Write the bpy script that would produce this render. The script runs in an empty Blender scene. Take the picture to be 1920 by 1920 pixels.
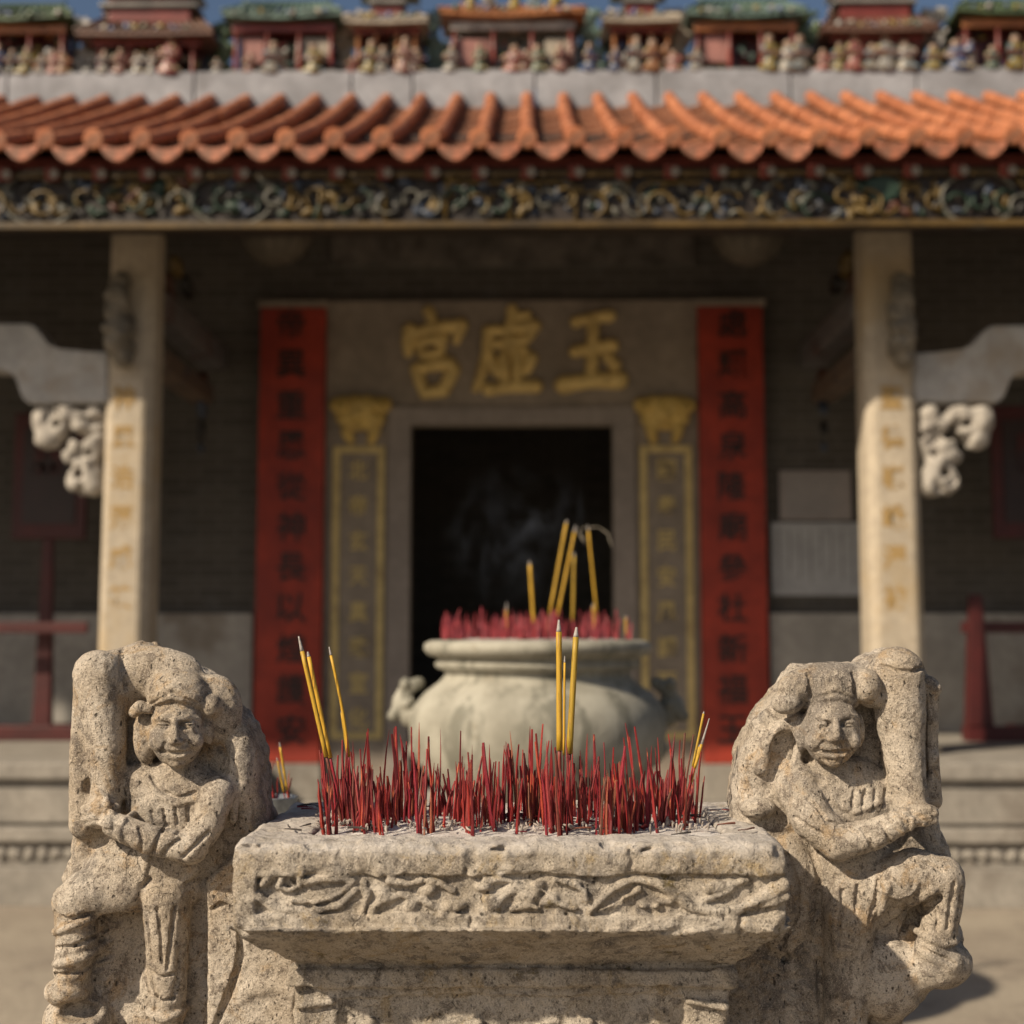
import bpy, bmesh, math, random
import numpy as np
from mathutils import Vector, Matrix, Euler
R = math.radians
random.seed(7); RNG = np.random.default_rng(11)
scene = bpy.context.scene
COL = scene.collection

# ------------------------------------------------------------------ camera
F = 2550.0                      # focal length in photograph pixels (1920 wide)
CAM = Vector((0, 0, 1.42))
YAW, PITCH = math.atan(30 / F), math.atan(240 / F)
cam_d = bpy.data.cameras.new('camera'); cam = bpy.data.objects.new('camera', cam_d); COL.objects.link(cam)
cam.location = CAM
cam.rotation_euler = (R(90) + PITCH, 0, YAW)
cam_d.sensor_width = 36; cam_d.lens = F / 1920 * 36
cam_d.clip_start = 0.05; cam_d.clip_end = 2000
cam_d.dof.use_dof = True; cam_d.dof.focus_distance = 1.90; cam_d.dof.aperture_fstop = 3.1
cam_d.dof.aperture_blades = 0
scene.camera = cam
# ------------------------------------------------------------------ light
SUN_AZ, SUN_EL = R(52), R(36)   # azimuth: to the left of the way back to the camera
sun_dir = Vector((-math.sin(SUN_AZ) * math.cos(SUN_EL), -math.cos(SUN_AZ) * math.cos(SUN_EL), math.sin(SUN_EL)))
world = bpy.data.worlds.new('World'); scene.world = world; world.use_nodes = True
wn = world.node_tree
sky = wn.nodes.new('ShaderNodeTexSky'); sky.sky_type = 'NISHITA'; sky.sun_disc = False
sky.sun_elevation = SUN_EL; sky.sun_rotation = math.atan2(sun_dir.x, sun_dir.y)
sky.air_density = 1.0; sky.dust_density = 2.5
bg = wn.nodes['Background']; bg.inputs['Strength'].default_value = 0.058
wn.links.new(sky.outputs[0], bg.inputs['Color'])
sd = bpy.data.lights.new('sun', 'SUN'); sd.energy = 4.7; sd.angle = R(1.0); sd.color = (1, .86, .665)
sun = bpy.data.objects.new('sun', sd); COL.objects.link(sun); sun.location = (-5, -4, 8)
sun.rotation_euler = sun_dir.to_track_quat('Z', 'Y').to_euler()
scene.view_settings.view_transform = 'Standard'; scene.view_settings.look = 'None'
scene.view_settings.exposure = 0.32; scene.view_settings.gamma = 1
scene.render.engine = 'CYCLES'
scene.cycles.use_denoising = True; scene.cycles.max_bounces = 6
scene.cycles.diffuse_bounces = 4; scene.cycles.volume_bounces = 0

# ------------------------------------------------------------------ helpers
_rot = cam.rotation_euler.to_matrix()
def P(px, py, Y):
    """World point on the vertical plane at distance Y that the photograph shows at pixel (px, py)."""
    d = _rot @ Vector((px - 960, 960 - py, -F))
    return CAM + d * (Y / d.y)
def PX(px, Y, py=1000): return P(px, py, Y).x
def PZ(py, Y, px=960): return P(px, py, Y).z

def link(o, parent=None):
    COL.objects.link(o)
    if parent is not None:
        o.parent = parent
        o.matrix_parent_inverse = Matrix.Translation(-wloc(parent))
    return o
def wloc(o):
    return Vector(o.get('_w', (0, 0, 0)))
def tag(o, label=None, cat=None, group=None, kind=None):
    if label: o['label'] = label
    if cat: o['category'] = cat
    if group: o['group'] = group
    if kind: o['kind'] = kind
    return o
def thing(name, label, cat, loc=(0, 0, 0), group=None):
    o = bpy.data.objects.new(name, None); o.empty_display_size = .1
    COL.objects.link(o); o.location = loc; o['_w'] = tuple(loc)
    return tag(o, label, cat, group)
def obj(name, me, mat=None, parent=None, loc=None, rot=None, scale=None):
    o = bpy.data.objects.new(name, me)
    if mat is not None and not len(me.materials): me.materials.append(mat)
    if loc is not None: o.location = loc
    if rot is not None: o.rotation_euler = rot
    if scale is not None: o.scale = scale if hasattr(scale, '__len__') else (scale,) * 3
    return link(o, parent)
def mesh(name, v, f, smooth=False):
    me = bpy.data.meshes.new(name); me.from_pydata([tuple(p) for p in v], [], f); me.update()
    if smooth: me.polygons.foreach_set('use_smooth', [True] * len(me.polygons))
    return me
def bm_mesh(name, bm, smooth=False):
    me = bpy.data.meshes.new(name); bmesh.ops.recalc_face_normals(bm, faces=bm.faces)
    bm.to_mesh(me); bm.free()
    if smooth: me.polygons.foreach_set('use_smooth', [True] * len(me.polygons))
    return me
def box_me(x0, x1, y0, y1, z0, z1, bev=0.0, name='box', taper=None):
    bm = bmesh.new()
    vs = [bm.verts.new((x, y, z)) for z in (z0, z1) for y in (y0, y1) for x in (x0, x1)]
    if taper:
        cx, cy = (x0 + x1) / 2, (y0 + y1) / 2
        for v in vs[4:]: v.co.x = cx + (v.co.x - cx) * taper; v.co.y = cy + (v.co.y - cy) * taper
    for q in ((0, 1, 3, 2), (4, 6, 7, 5), (0, 4, 5, 1), (2, 3, 7, 6), (0, 2, 6, 4), (1, 5, 7, 3)):
        bm.faces.new([vs[i] for i in q])
    if bev: bmesh.ops.bevel(bm, geom=list(bm.edges), offset=bev, segments=2, affect='EDGES', profile=.6)
    return bm_mesh(name, bm)
def box(name, x0, x1, y0, y1, z0, z1, mat, parent=None, bev=0.0, taper=None):
    return obj(name, box_me(min(x0, x1), max(x0, x1), y0, y1, min(z0, z1), max(z0, z1), bev, name, taper), mat, parent)
def prism_me(pts, y0, y1, bev=0.0, name='prism'):
    """Outline pts [(x, z)] in the facade plane, pushed from y0 back to y1."""
    bm = bmesh.new()
    a = [bm.verts.new((x, y0, z)) for x, z in pts]; b = [bm.verts.new((x, y1, z)) for x, z in pts]
    n = len(pts)
    bm.faces.new(a); bm.faces.new(b[::-1])
    for i in range(n): bm.faces.new((a[i], b[i], b[(i + 1) % n], a[(i + 1) % n]))
    if bev: bmesh.ops.bevel(bm, geom=list(bm.edges), offset=bev, segments=2, affect='EDGES')
    return bm_mesh(name, bm)
def lathe_me(prof, n=32, name='lathe', smooth=True):
    v, f = [], []
    for r, z in prof:
        for k in range(n):
            a = 2 * math.pi * k / n; v.append((r * math.cos(a), r * math.sin(a), z))
    for i in range(len(prof) - 1):
        for k in range(n):
            k2 = (k + 1) % n
            f.append((i * n + k, i * n + k2, (i + 1) * n + k2, (i + 1) * n + k))
    f.append(tuple(range(n))[::-1]); f.append(tuple(range((len(prof) - 1) * n, len(prof) * n)))
    return mesh(name, v, f, smooth)
def tube_me(pts, radii, n=8, name='tube', smooth=True, flat=1.0):
    pts = [Vector(p) for p in pts]; v, f = [], []
    for i, p in enumerate(pts):
        t = (pts[min(i + 1, len(pts) - 1)] - pts[max(i - 1, 0)]).normalized()
        u = t.cross(Vector((0, 1, 0)) if abs(t.y) < .9 else Vector((1, 0, 0))).normalized(); w = t.cross(u)
        for k in range(n):
            a = 2 * math.pi * k / n
            v.append(p + (u * math.cos(a) + w * math.sin(a) * flat) * radii[i])
    for i in range(len(pts) - 1):
        for k in range(n):
            k2 = (k + 1) % n; f.append((i * n + k, i * n + k2, (i + 1) * n + k2, (i + 1) * n + k))
    f.append(tuple(range(n))[::-1]); f.append(tuple(range((len(pts) - 1) * n, len(pts) * n)))
    return mesh(name, v, f, smooth)

# ------------------------------------------------------------------ materials
class NT:
    def __init__(s, name):
        s.m = bpy.data.materials.new(name); s.m.use_nodes = True; s.t = s.m.node_tree
        s.b = s.t.nodes['Principled BSDF']
        s.co = s.t.nodes.new('ShaderNodeTexCoord').outputs['Object']
    def n(s, typ, **kw):
        nd = s.t.nodes.new(typ)
        for k, v in kw.items():
            if k in nd.inputs: s.set(nd.inputs[k], v)
            else: setattr(nd, k, v)
        return nd
    def set(s, sock, v):
        if isinstance(v, bpy.types.NodeSocket): s.t.links.new(v, sock)
        else: sock.default_value = v
    def noise(s, scale, detail=4, rough=.6, co=None, dist=0.0):
        nd = s.n('ShaderNodeTexNoise', Scale=scale, Detail=detail, Roughness=rough, Distortion=dist)
        s.set(nd.inputs['Vector'], co or s.co); return nd.outputs['Fac']
    def vor(s, scale, co=None, rnd=1.0):
        nd = s.n('ShaderNodeTexVoronoi', Scale=scale, Randomness=rnd); s.set(nd.inputs['Vector'], co or s.co); return nd
    def ramp(s, fac, a, b, lo=0.0, hi=1.0):
        nd = s.n('ShaderNodeMapRange'); nd.inputs[1].default_value = a; nd.inputs[2].default_value = b
        nd.inputs[3].default_value = lo; nd.inputs[4].default_value = hi; nd.interpolation_type = 'SMOOTHSTEP'
        s.set(nd.inputs[0], fac); return nd.outputs[0]
    def mix(s, fac, a, b, mode='MIX'):
        nd = s.n('ShaderNodeMix', data_type='RGBA', blend_type=mode)
        s.set(nd.inputs[0], fac)
        for i, v in ((6, a), (7, b)):
            s.set(nd.inputs[i], (*v, 1) if isinstance(v, tuple) and len(v) == 3 else v)
        return nd.outputs[2]
    def math(s, op, a, b=0.0):
        nd = s.n('ShaderNodeMath', operation=op); s.set(nd.inputs[0], a); s.set(nd.inputs[1], b); return nd.outputs[0]
    def scaled(s, v):
        nd = s.n('ShaderNodeVectorMath', operation='MULTIPLY'); s.set(nd.inputs[0], s.co); nd.inputs[1].default_value = v; return nd.outputs[0]
    def bump(s, h, strength, dist, prev=None):
        nd = s.n('ShaderNodeBump', Strength=strength, Distance=dist); s.set(nd.inputs['Height'], h)
        if prev is not None: s.set(nd.inputs['Normal'], prev)
        return nd.outputs[0]
    def done(s, col, rough=.8, nor=None, **kw):
        s.set(s.b.inputs['Base Color'], (*col, 1) if isinstance(col, tuple) and len(col) == 3 else col)
        s.set(s.b.inputs['Roughness'], rough)
        if nor is not None: s.set(s.b.inputs['Normal'], nor)
        for k, v in kw.items(): s.set(s.b.inputs[k], v)
        return s.m

def M_plain(name, col, rough=.7, var=.25, scale=6.0, bump=.15, dist=.01, stain=None, metal=0.0, per_obj=0.0):
    t = NT(name)
    f = t.noise(scale, 5, .65); g = t.noise(scale * 6.3, 3, .6)
    c = t.mix(t.ramp(f, .3, .7), tuple(x * (1 - var) for x in col), tuple(min(1, x * (1 + var)) for x in col))
    c = t.mix(t.ramp(g, .35, .7, 0, .35), c, tuple(x * .55 for x in col))
    if stain:
        c = t.mix(t.ramp(t.noise(scale * .45, 4, .7), .5, .68, 0, .8), c, stain)
    if per_obj:
        r = t.n('ShaderNodeObjectInfo').outputs['Random']
        hsv = t.n('ShaderNodeHueSaturation'); t.set(hsv.inputs['Color'], c)
        t.set(hsv.inputs['Value'], t.ramp(r, 0, 1, 1 - per_obj, 1 + per_obj))
        c = hsv.outputs[0]
    return t.done(c, rough, t.bump(g, bump, dist) if bump else None, Metallic=metal)

def M_stone(name, base, light, dark, orange, pit=1.0, dust_z=None, moss=0.0):
    """Weathered coarse granite: mottled patches, rusty stains, grain, pock marks."""
    t = NT(name)
    big = t.noise(9, 5, .62); med = t.noise(42, 6, .74, dist=.5); grain = t.noise(470, 4, .8); fine = t.noise(130, 5, .75)
    c = t.mix(t.ramp(big, .32, .68), base, light)
    c = t.mix(t.ramp(t.noise(16, 5, .7, dist=.8), .53, .66, 0, .62), c, orange)
    c = t.mix(t.ramp(med, .49, .63, 0, .85), c, dark)
    c = t.mix(t.ramp(t.noise(24, 6, .75), .56, .7, 0, .6), c, light)
    c = t.mix(t.ramp(t.noise(11, 6, .72, t.scaled((1, 1, .38)), .6), .52, .64, 0, .68), c, (.17, .15, .135))
    c = t.mix(t.ramp(grain, .53, .66, 0, .62), c, tuple(x * .24 for x in base))
    c = t.mix(t.ramp(fine, .54, .68, 0, .5), c, tuple(x * .45 for x in dark))
    c = t.mix(t.ramp(grain, .46, .34, 0, .55), c, tuple(min(1, x * 1.5) for x in light))
    # pock marks
    wob = t.n('ShaderNodeVectorMath', operation='ADD'); t.set(wob.inputs[0], t.scaled((1, 1, .62)))
    nv = t.n('ShaderNodeTexNoise', Scale=60.0, Detail=2.0); t.set(nv.inputs['Vector'], t.co)
    sc = t.n('ShaderNodeVectorMath', operation='SCALE'); t.set(sc.inputs[0], nv.outputs['Color']); sc.inputs['Scale'].default_value = .012
    t.set(wob.inputs[1], sc.outputs[0])
    v1 = t.vor(135, wob.outputs[0]); v2 = t.vor(330, wob.outputs[0])
    p1 = t.math('MULTIPLY', t.ramp(v1.outputs['Distance'], .10, .27, 1, 0), t.ramp(t.n('ShaderNodeSeparateColor', Color=v1.outputs['Color']).outputs[0], .50, .9))
    p2 = t.math('MULTIPLY', t.ramp(v2.outputs['Distance'], .16, .30, 1, 0), t.ramp(t.n('ShaderNodeSeparateColor', Color=v2.outputs['Color']).outputs[1], .45, .7))
    pits = t.math('MAXIMUM', p1, t.math('MULTIPLY', p2, .7))
    c = t.mix(t.math('MULTIPLY', pits, .85 * pit), c, tuple(x * .22 for x in dark))
    # fine cracks
    cr = t.n('ShaderNodeTexVoronoi', Scale=34.0, feature='DISTANCE_TO_EDGE'); t.set(cr.inputs['Vector'], wob.outputs[0])
    crk = t.math('MULTIPLY', t.ramp(cr.outputs['Distance'], .0, .03, 1, 0), t.ramp(t.noise(17, 3), .58, .68))
    c = t.mix(t.math('MULTIPLY', crk, .4), c, tuple(x * .25 for x in dark))
    if moss:
        c = t.mix(t.math('MULTIPLY', t.ramp(t.noise(21, 5, .75), .60, .70), moss), c, (.16, .115, .03))
        c = t.mix(t.math('MULTIPLY', t.ramp(t.noise(31, 5, .75, t.scaled((1.1, 1, 1.7))), .60, .70), moss * .9), c, (.07, .062, .055))
    if dust_z is not None:
        z = t.n('ShaderNodeSeparateXYZ'); t.set(z.inputs[0], t.co)
        k = t.ramp(t.math('ADD', z.outputs[2], t.math('MULTIPLY', t.math('SUBTRACT', med, .5), .030)), dust_z - .006, dust_z + .008)
        k = t.math('MULTIPLY', k, t.ramp(fine, .25, .55, .55, .95))
        k = t.math('MULTIPLY', k, t.ramp(t.noise(27, 6, .75), .34, .6, .35, 1)); c = t.mix(k, c, (.64, .585, .53))
    n1 = t.bump(t.math('SUBTRACT', t.math('ADD', t.math('MULTIPLY', med, 1.1), t.math('MULTIPLY', fine, .8)), t.math('ADD', t.math('MULTIPLY', pits, .9 * pit), t.math('MULTIPLY', crk, .5))), 1.0, .0075)
    n2 = t.bump(grain, .75, .002, n1)
    return t.done(c, .92, n2, **{'Specular IOR Level': .25})

STONE = M_stone('carved_granite', (.46, .375, .28), (.66, .58, .485), (.21, .17, .135), (.48, .31, .15))
STONE_B = M_stone('burner_granite', (.45, .375, .285), (.63, .56, .475), (.20, .17, .14), (.43, .30, .13), pit=.9, dust_z=1.150, moss=.75)
M = {}
M['granite'] = M_plain('dressed_granite', (.37, .345, .31), .8, .16, 3, .25, .01, (.20, .165, .13))
M['granite_col'] = M_plain('column_granite', (.42, .355, .27), .8, .12, 3, .2, .008, (.38, .29, .175))
M['granite_warm'] = M_plain('door_granite', (.27, .225, .18), .8, .15, 2.5, .2, .008, (.17, .135, .10))
M['granite_beam'] = M_plain('beam_granite', (.42, .405, .385), .8, .16, 4, .2, .008, (.31, .26, .20))
M['plinth'] = M_plain('plinth_stone', (.27, .245, .21), .85, .2, 4, .3, .012, (.155, .13, .105))
M['red'] = M_plain('red_lacquer', (.32, .032, .014), .6, .28, 3, .15, .004, (.22, .022, .013))
M['red_dark'] = M_plain('dark_red_paint', (.062, .007, .006), .55, .25, 5, .1, .004)
M['ink'] = M_plain('black_ink', (.028, .012, .010), .5, .2, 8, 0)
M['gold'] = M_plain('gold_leaf', (.56, .39, .11), .5, .25, 14, .2, .004, (.36, .22, .05))
M['gold_dim'] = M_plain('worn_gold_paint', (.60, .46, .19), .6, .2, 14, .15, .003, (.36, .26, .11))
M['gold_col'] = M_plain('faded_gold_paint', (.36, .235, .09), .7, .25, 14, .15, .003)
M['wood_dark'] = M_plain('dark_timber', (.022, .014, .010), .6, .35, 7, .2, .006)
M['roof_under'] = M_plain('rafter_red', (.13, .02, .012), .7, .25, 6, .15, .006)
M['white_dot'] = M_plain('white_rafter_end', (.20, .175, .14), .7, .2, 9, .1)
M['cement'] = M_plain('ridge_cement', (.29, .295, .32), .85, .22, 2.6, .3, .012, (.17, .17, .18))
M['tablet'] = M_plain('pale_tablet', (.40, .40, .405), .6, .10, 5, .1, .003)
M['tablet_w'] = M_plain('warm_tablet', (.30, .265, .25), .6, .10, 5, .1, .003)
M['urn'] = M_plain('urn_granite', (.50, .46, .37), .8, .15, 5, .3, .006, (.36, .32, .25))
M['ash_tip'] = M_plain('ash_grey', (.34, .31, .29), .95, .25, 120, .4, .001)

def M_tile(name, a, b):
    t = NT(name)
    r = t.n('ShaderNodeObjectInfo').outputs['Random']
    c = t.mix(r, a, b)
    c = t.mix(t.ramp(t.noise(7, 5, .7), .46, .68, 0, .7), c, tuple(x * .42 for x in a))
    c = t.mix(t.ramp(t.noise(3.1, 5, .7), .50, .64, 0, .7), c, (.11, .062, .04))
    c = t.mix(t.ramp(t.noise(23, 4, .7), .56, .7, 0, .5), c, (.50, .33, .22))
    return t.done(c, .72, t.bump(t.noise(30, 4), .3, .006))
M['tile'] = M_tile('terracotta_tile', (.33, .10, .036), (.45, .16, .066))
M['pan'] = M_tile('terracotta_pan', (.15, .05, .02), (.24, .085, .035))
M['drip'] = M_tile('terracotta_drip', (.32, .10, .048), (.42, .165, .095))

def M_brick():
    t = NT('grey_brick')
    br = t.n('ShaderNodeTexBrick', Scale=1.0); br.inputs['Brick Width'].default_value = .27; br.inputs['Row Height'].default_value = .075
    br.inputs['Mortar Size'].default_value = .006
    sw = t.n('ShaderNodeCombineXYZ'); sp = t.n('ShaderNodeSeparateXYZ'); t.set(sp.inputs[0], t.co)
    t.set(sw.inputs[0], sp.outputs[0]); t.set(sw.inputs[1], sp.outputs[2]); t.set(br.inputs['Vector'], sw.outputs[0])
    br.inputs['Color1'].default_value = (.062, .054, .045, 1); br.inputs['Color2'].default_value = (.088, .077, .064, 1)
    br.inputs['Mortar'].default_value = (.12, .11, .098, 1)
    c = t.mix(t.ramp(t.noise(2.2, 5, .7), .52, .72, 0, .6), br.outputs['Color'], (.11, .106, .10))
    return t.done(c, .85, t.bump(br.outputs['Fac'], -.3, .01))
M['brick'] = M_brick()

def M_ground():
    t = NT('courtyard_paving')
    c = t.mix(t.ramp(t.noise(1.3, 6, .65), .35, .65), (.24, .20, .155), (.31, .265, .205))
    c = t.mix(t.ramp(t.noise(5, 5, .7), .52, .68, 0, .6), c, (.16, .13, .105))
    c = t.mix(t.ramp(t.noise(40, 3, .7), .5, .7, 0, .4), c, (.42, .37, .29))
    return t.done(c, .9, t.bump(t.noise(18, 5), .4, .02))
M['ground'] = M_ground()

def M_ash():
    t = NT('incense_ash')
    c = t.mix(t.ramp(t.noise(30, 5, .7), .35, .65), (.50, .45, .41), (.72, .68, .64))
    c = t.mix(t.ramp(t.noise(90, 5, .75, t.scaled((.35, 1, 1))), .58, .66, 0, .75), c, (.10, .085, .08))
    c = t.mix(t.ramp(t.noise(160, 3, .7), .63, .7, 0, .6), c, (.30, .05, .035))
    return t.done(c, .97, t.bump(t.noise(220, 5, .8), .9, .004))
M['ash'] = M_ash()

def M_stick(name, cols):
    t = NT(name)
    r = t.n('ShaderNodeObjectInfo').outputs['Random']
    cr = t.n('ShaderNodeValToRGB'); e = cr.color_ramp.elements
    e[0].color = (*cols[0], 1); e[0].position = 0; e[1].color = (*cols[-1], 1); e[1].position = 1
    for i, c in enumerate(cols[1:-1]):
        k = e.new((i + 1) / (len(cols) - 1)); k.color = (*c, 1)
    t.set(cr.inputs[0], r)
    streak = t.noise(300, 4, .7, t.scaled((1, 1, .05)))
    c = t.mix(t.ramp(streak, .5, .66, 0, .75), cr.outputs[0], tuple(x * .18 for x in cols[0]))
    c = t.mix(t.ramp(t.noise(520, 3, .7, t.scaled((1, 1, .035))), .60, .68, 0, .35), c, (.55, .16, .08))  # thin orange streaks, highlights painted into the stick colour
    return t.done(c, .55, t.bump(streak, .6, .001))
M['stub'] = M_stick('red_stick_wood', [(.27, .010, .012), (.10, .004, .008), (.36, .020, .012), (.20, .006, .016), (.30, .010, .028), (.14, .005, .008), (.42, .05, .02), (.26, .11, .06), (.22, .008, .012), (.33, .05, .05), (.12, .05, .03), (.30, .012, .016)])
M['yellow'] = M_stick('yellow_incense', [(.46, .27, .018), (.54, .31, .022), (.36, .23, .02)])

# ------------------------------------------------------------------ implicit sculpting (union of rounded masses, then a surface over them)
class Sculpt:
    def __init__(s, x0, x1, y0, y1, d0, d1, step):
        s.st = step
        s.ax = [np.arange(a, b + step, step, dtype=np.float32) for a, b in ((x0, x1), (y0, y1), (d0, d1))]
        s.f = np.full([len(a) for a in s.ax], 200.0, np.float32)
    def win(s, lo, hi):
        sl = []
        for a, l, h in zip(s.ax, lo, hi):
            i, j = np.searchsorted(a, l), np.searchsorted(a, h)
            sl.append(slice(max(0, i), min(len(a), j + 1)))
        sl = tuple(sl)
        g = np.meshgrid(s.ax[0][sl[0]], s.ax[1][sl[1]], s.ax[2][sl[2]], indexing='ij', sparse=True)
        return sl, g
    def put(s, sl, d, k, sub=False):
        a = s.f[sl]
        if a.size == 0: return
        b = -d if sub else d
        if sub:
            if k > 0:
                h = np.clip(.5 - .5 * (a - b) / k, 0, 1); s.f[sl] = a + (b - a) * h + k * h * (1 - h)
            else: s.f[sl] = np.maximum(a, b)
        elif k > 0:
            h = np.clip(.5 + .5 * (a - b) / k, 0, 1); s.f[sl] = a + (b - a) * h - k * h * (1 - h)
        else: s.f[sl] = np.minimum(a, b)
    def cap(s, pts, k=6, sub=False):
        pts = [tuple(map(float, p)) for p in pts]
        if len(pts) == 1: pts = pts * 2
        rm = max(p[3] for p in pts) + k + s.st * 2
        lo = [min(p[i] for p in pts) - rm for i in range(3)]; hi = [max(p[i] for p in pts) + rm for i in range(3)]
        sl, g = s.win(lo, hi); best = None
        for p, q in zip(pts[:-1], pts[1:]):
            v = [q[i] - p[i] for i in range(3)]; L = sum(x * x for x in v) + 1e-9
            t = np.clip(((g[0] - p[0]) * v[0] + (g[1] - p[1]) * v[1] + (g[2] - p[2]) * v[2]) / L, 0, 1)
            d = np.sqrt((g[0] - p[0] - t * v[0]) ** 2 + (g[1] - p[1] - t * v[1]) ** 2 + (g[2] - p[2] - t * v[2]) ** 2) - (p[3] + t * (q[3] - p[3]))
            best = d if best is None else np.minimum(best, d)
        s.put(sl, best, k, sub)
    def ell(s, c, r, k=8, sub=False, rot=0.0):
        m = max(r) + k + s.st * 2
        sl, g = s.win([c[i] - m for i in range(3)], [c[i] + m for i in range(3)])
        x, y, d = g[0] - c[0], g[1] - c[1], g[2] - c[2]
        if rot:
            ca, sa = math.cos(rot), math.sin(rot); x, y = x * ca + y * sa, -x * sa + y * ca
        k0 = np.sqrt((x / r[0]) ** 2 + (y / r[1]) ** 2 + (d / r[2]) ** 2)
        k1 = np.sqrt((x / r[0] ** 2) ** 2 + (y / r[1] ** 2) ** 2 + (d / r[2] ** 2) ** 2) + 1e-6
        s.put(sl, k0 * (k0 - 1) / k1, k, sub)
    def surf(s, x, y):
        i = int(np.clip(round((x - s.ax[0][0]) / s.st), 0, len(s.ax[0]) - 1)); j = int(np.clip(round((y - s.ax[1][0]) / s.st), 0, len(s.ax[1]) - 1))
        w = np.nonzero(s.f[i, j] < 0)[0]
        if not len(w): return -40.0
        k = w[-1]
        if k + 1 >= len(s.ax[2]): return float(s.ax[2][k])
        a, b = s.f[i, j, k], s.f[i, j, k + 1]
        return float(s.ax[2][k] + s.st * a / (a - b))
    def on(s, pts, r, h):
        """Points with a radius, laid h above the surface made so far."""
        r = r if hasattr(r, '__len__') else [r] * len(pts)
        out = []
        for i in range(len(pts) - 1):
            (x0, y0), (x1, y1) = pts[i], pts[i + 1]; n = max(1, int(math.hypot(x1 - x0, y1 - y0) / 7))
            for k in range(n + (i == len(pts) - 2)):
                u = k / n; out.append((x0 + (x1 - x0) * u, y0 + (y1 - y0) * u, r[i] + (r[i + 1] - r[i]) * u))
        return [(x, y, s.surf(x, y) + h, q) for x, y, q in out]
    def cut(s, pts, r, k=3, deep=.75):
        r = [q * 1.25 for q in r] if hasattr(r, '__len__') else r * 1.25
        m = max(r) if hasattr(r, '__len__') else r
        s.cap(s.on(pts, r, m * (1 - 2 * deep) if deep > .5 else m * .3), k * .7, True)
    def ridge(s, pts, r, h=None, k=4):
        m = max(r) if hasattr(r, '__len__') else r
        s.cap(s.on(pts, r, -m * .35 if h is None else h), k)
    def poly(s, pts, d0, d1, rnd=10, k=6, sub=False):
        m = rnd + k + s.st * 2
        xs = [p[0] for p in pts]; ys = [p[1] for p in pts]
        sl, g = s.win((min(xs) - m, min(ys) - m, d0 - m), (max(xs) + m, max(ys) + m, d1 + m))
        X, Y = np.broadcast_arrays(g[0][:, :, 0], g[1][:, :, 0])
        dd = np.full(X.shape, 1e9, np.float32); sg = np.ones(X.shape, np.float32)
        n = len(pts)
        for i in range(n):
            (ax, ay), (bx, by) = pts[i], pts[i - 1]
            ex, ey = bx - ax, by - ay; wx, wy = X - ax, Y - ay
            t = np.clip((wx * ex + wy * ey) / (ex * ex + ey * ey + 1e-9), 0, 1)
            dd = np.minimum(dd, (wx - ex * t) ** 2 + (wy - ey * t) ** 2)
            c1 = Y >= ay; c2 = Y < by; c3 = ex * wy > ey * wx
            flip = (c1 & c2 & c3) | (~c1 & ~c2 & ~c3)
            sg = np.where(flip, -sg, sg)
        a = (sg * np.sqrt(dd))[:, :, None] + rnd
        b = np.abs(g[2] - (d0 + d1) / 2) - (d1 - d0) / 2 + rnd
        d = np.minimum(np.maximum(a, b), 0) + np.sqrt(np.maximum(a, 0) ** 2 + np.maximum(b, 0) ** 2) - rnd
        s.put(sl, d, k, sub)
    def box(s, lo, hi, rnd=8, k=6, sub=False):
        m = rnd + k + s.st * 2
        sl, g = s.win([l - m for l in lo], [h + m for h in hi])
        q = [np.abs(g[i] - (lo[i] + hi[i]) / 2) - (hi[i] - lo[i]) / 2 + rnd for i in range(3)]
        d = np.sqrt(sum(np.maximum(x, 0) ** 2 for x in q)) + np.minimum(np.maximum(np.maximum(q[0], q[1]), q[2]), 0) - rnd
        s.put(sl, d, k, sub)
    def noise(s, cell, amp, seed):
        r = np.random.default_rng(seed)
        idx, fr = [], []
        for a in s.ax:
            u = (a - a[0]) / cell; i = np.floor(u).astype(int); t = u - i; idx.append(i); fr.append((t * t * (3 - 2 * t)).astype(np.float32))
        L = r.uniform(-1, 1, [i[-1] + 2 for i in idx]).astype(np.float32)
        t = fr[0][:, None, None]; L = L[idx[0]] * (1 - t) + L[idx[0] + 1] * t
        t = fr[1][None, :, None]; L = L[:, idx[1]] * (1 - t) + L[:, idx[1] + 1] * t
        t = fr[2][None, None, :]; L = L[:, :, idx[2]] * (1 - t) + L[:, :, idx[2] + 1] * t
        s.f += L * amp
    def mesh(s, name, fn):
        """Surface nets over the field; fn maps design arrays (x, y, d) to world points."""
        f = s.f
        for ax in range(3):     # close the solid at the grid's border
            for e in (0, -1):
                i = [slice(None)] * 3; i[ax] = e; f[tuple(i)] = np.maximum(f[tuple(i)], s.st * .5)
        ins = f < 0; n = np.array(f.shape) - 1
        cnt = np.zeros(n, np.int8)
        C = [(i, j, k) for i in (0, 1) for j in (0, 1) for k in (0, 1)]
        def cs(a, c): return a[c[0]:c[0] + n[0], c[1]:c[1] + n[1], c[2]:c[2] + n[2]]
        for c in C: cnt += cs(ins, c)
        act = (cnt > 0) & (cnt < 8); I = np.argwhere(act)
        vals = {c: f[I[:, 0] + c[0], I[:, 1] + c[1], I[:, 2] + c[2]] for c in C}
        acc = np.zeros((len(I), 3)); w = np.zeros(len(I))
        for c in C:
            for ax in range(3):
                if c[ax] == 0:
                    e = list(c); e[ax] = 1; a, b = vals[c], vals[tuple(e)]
                    cr = (a < 0) != (b < 0)
                    t = np.where(cr, a / np.where(cr, a - b, 1), 0)
                    p = np.tile(np.array(c, float), (len(I), 1)); p[:, ax] = t
                    acc += p * cr[:, None]; w += cr
        V = I + acc / w[:, None]
        vid = np.full(n, -1, np.int64); vid[act] = np.arange(len(I))
        quads = []
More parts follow.
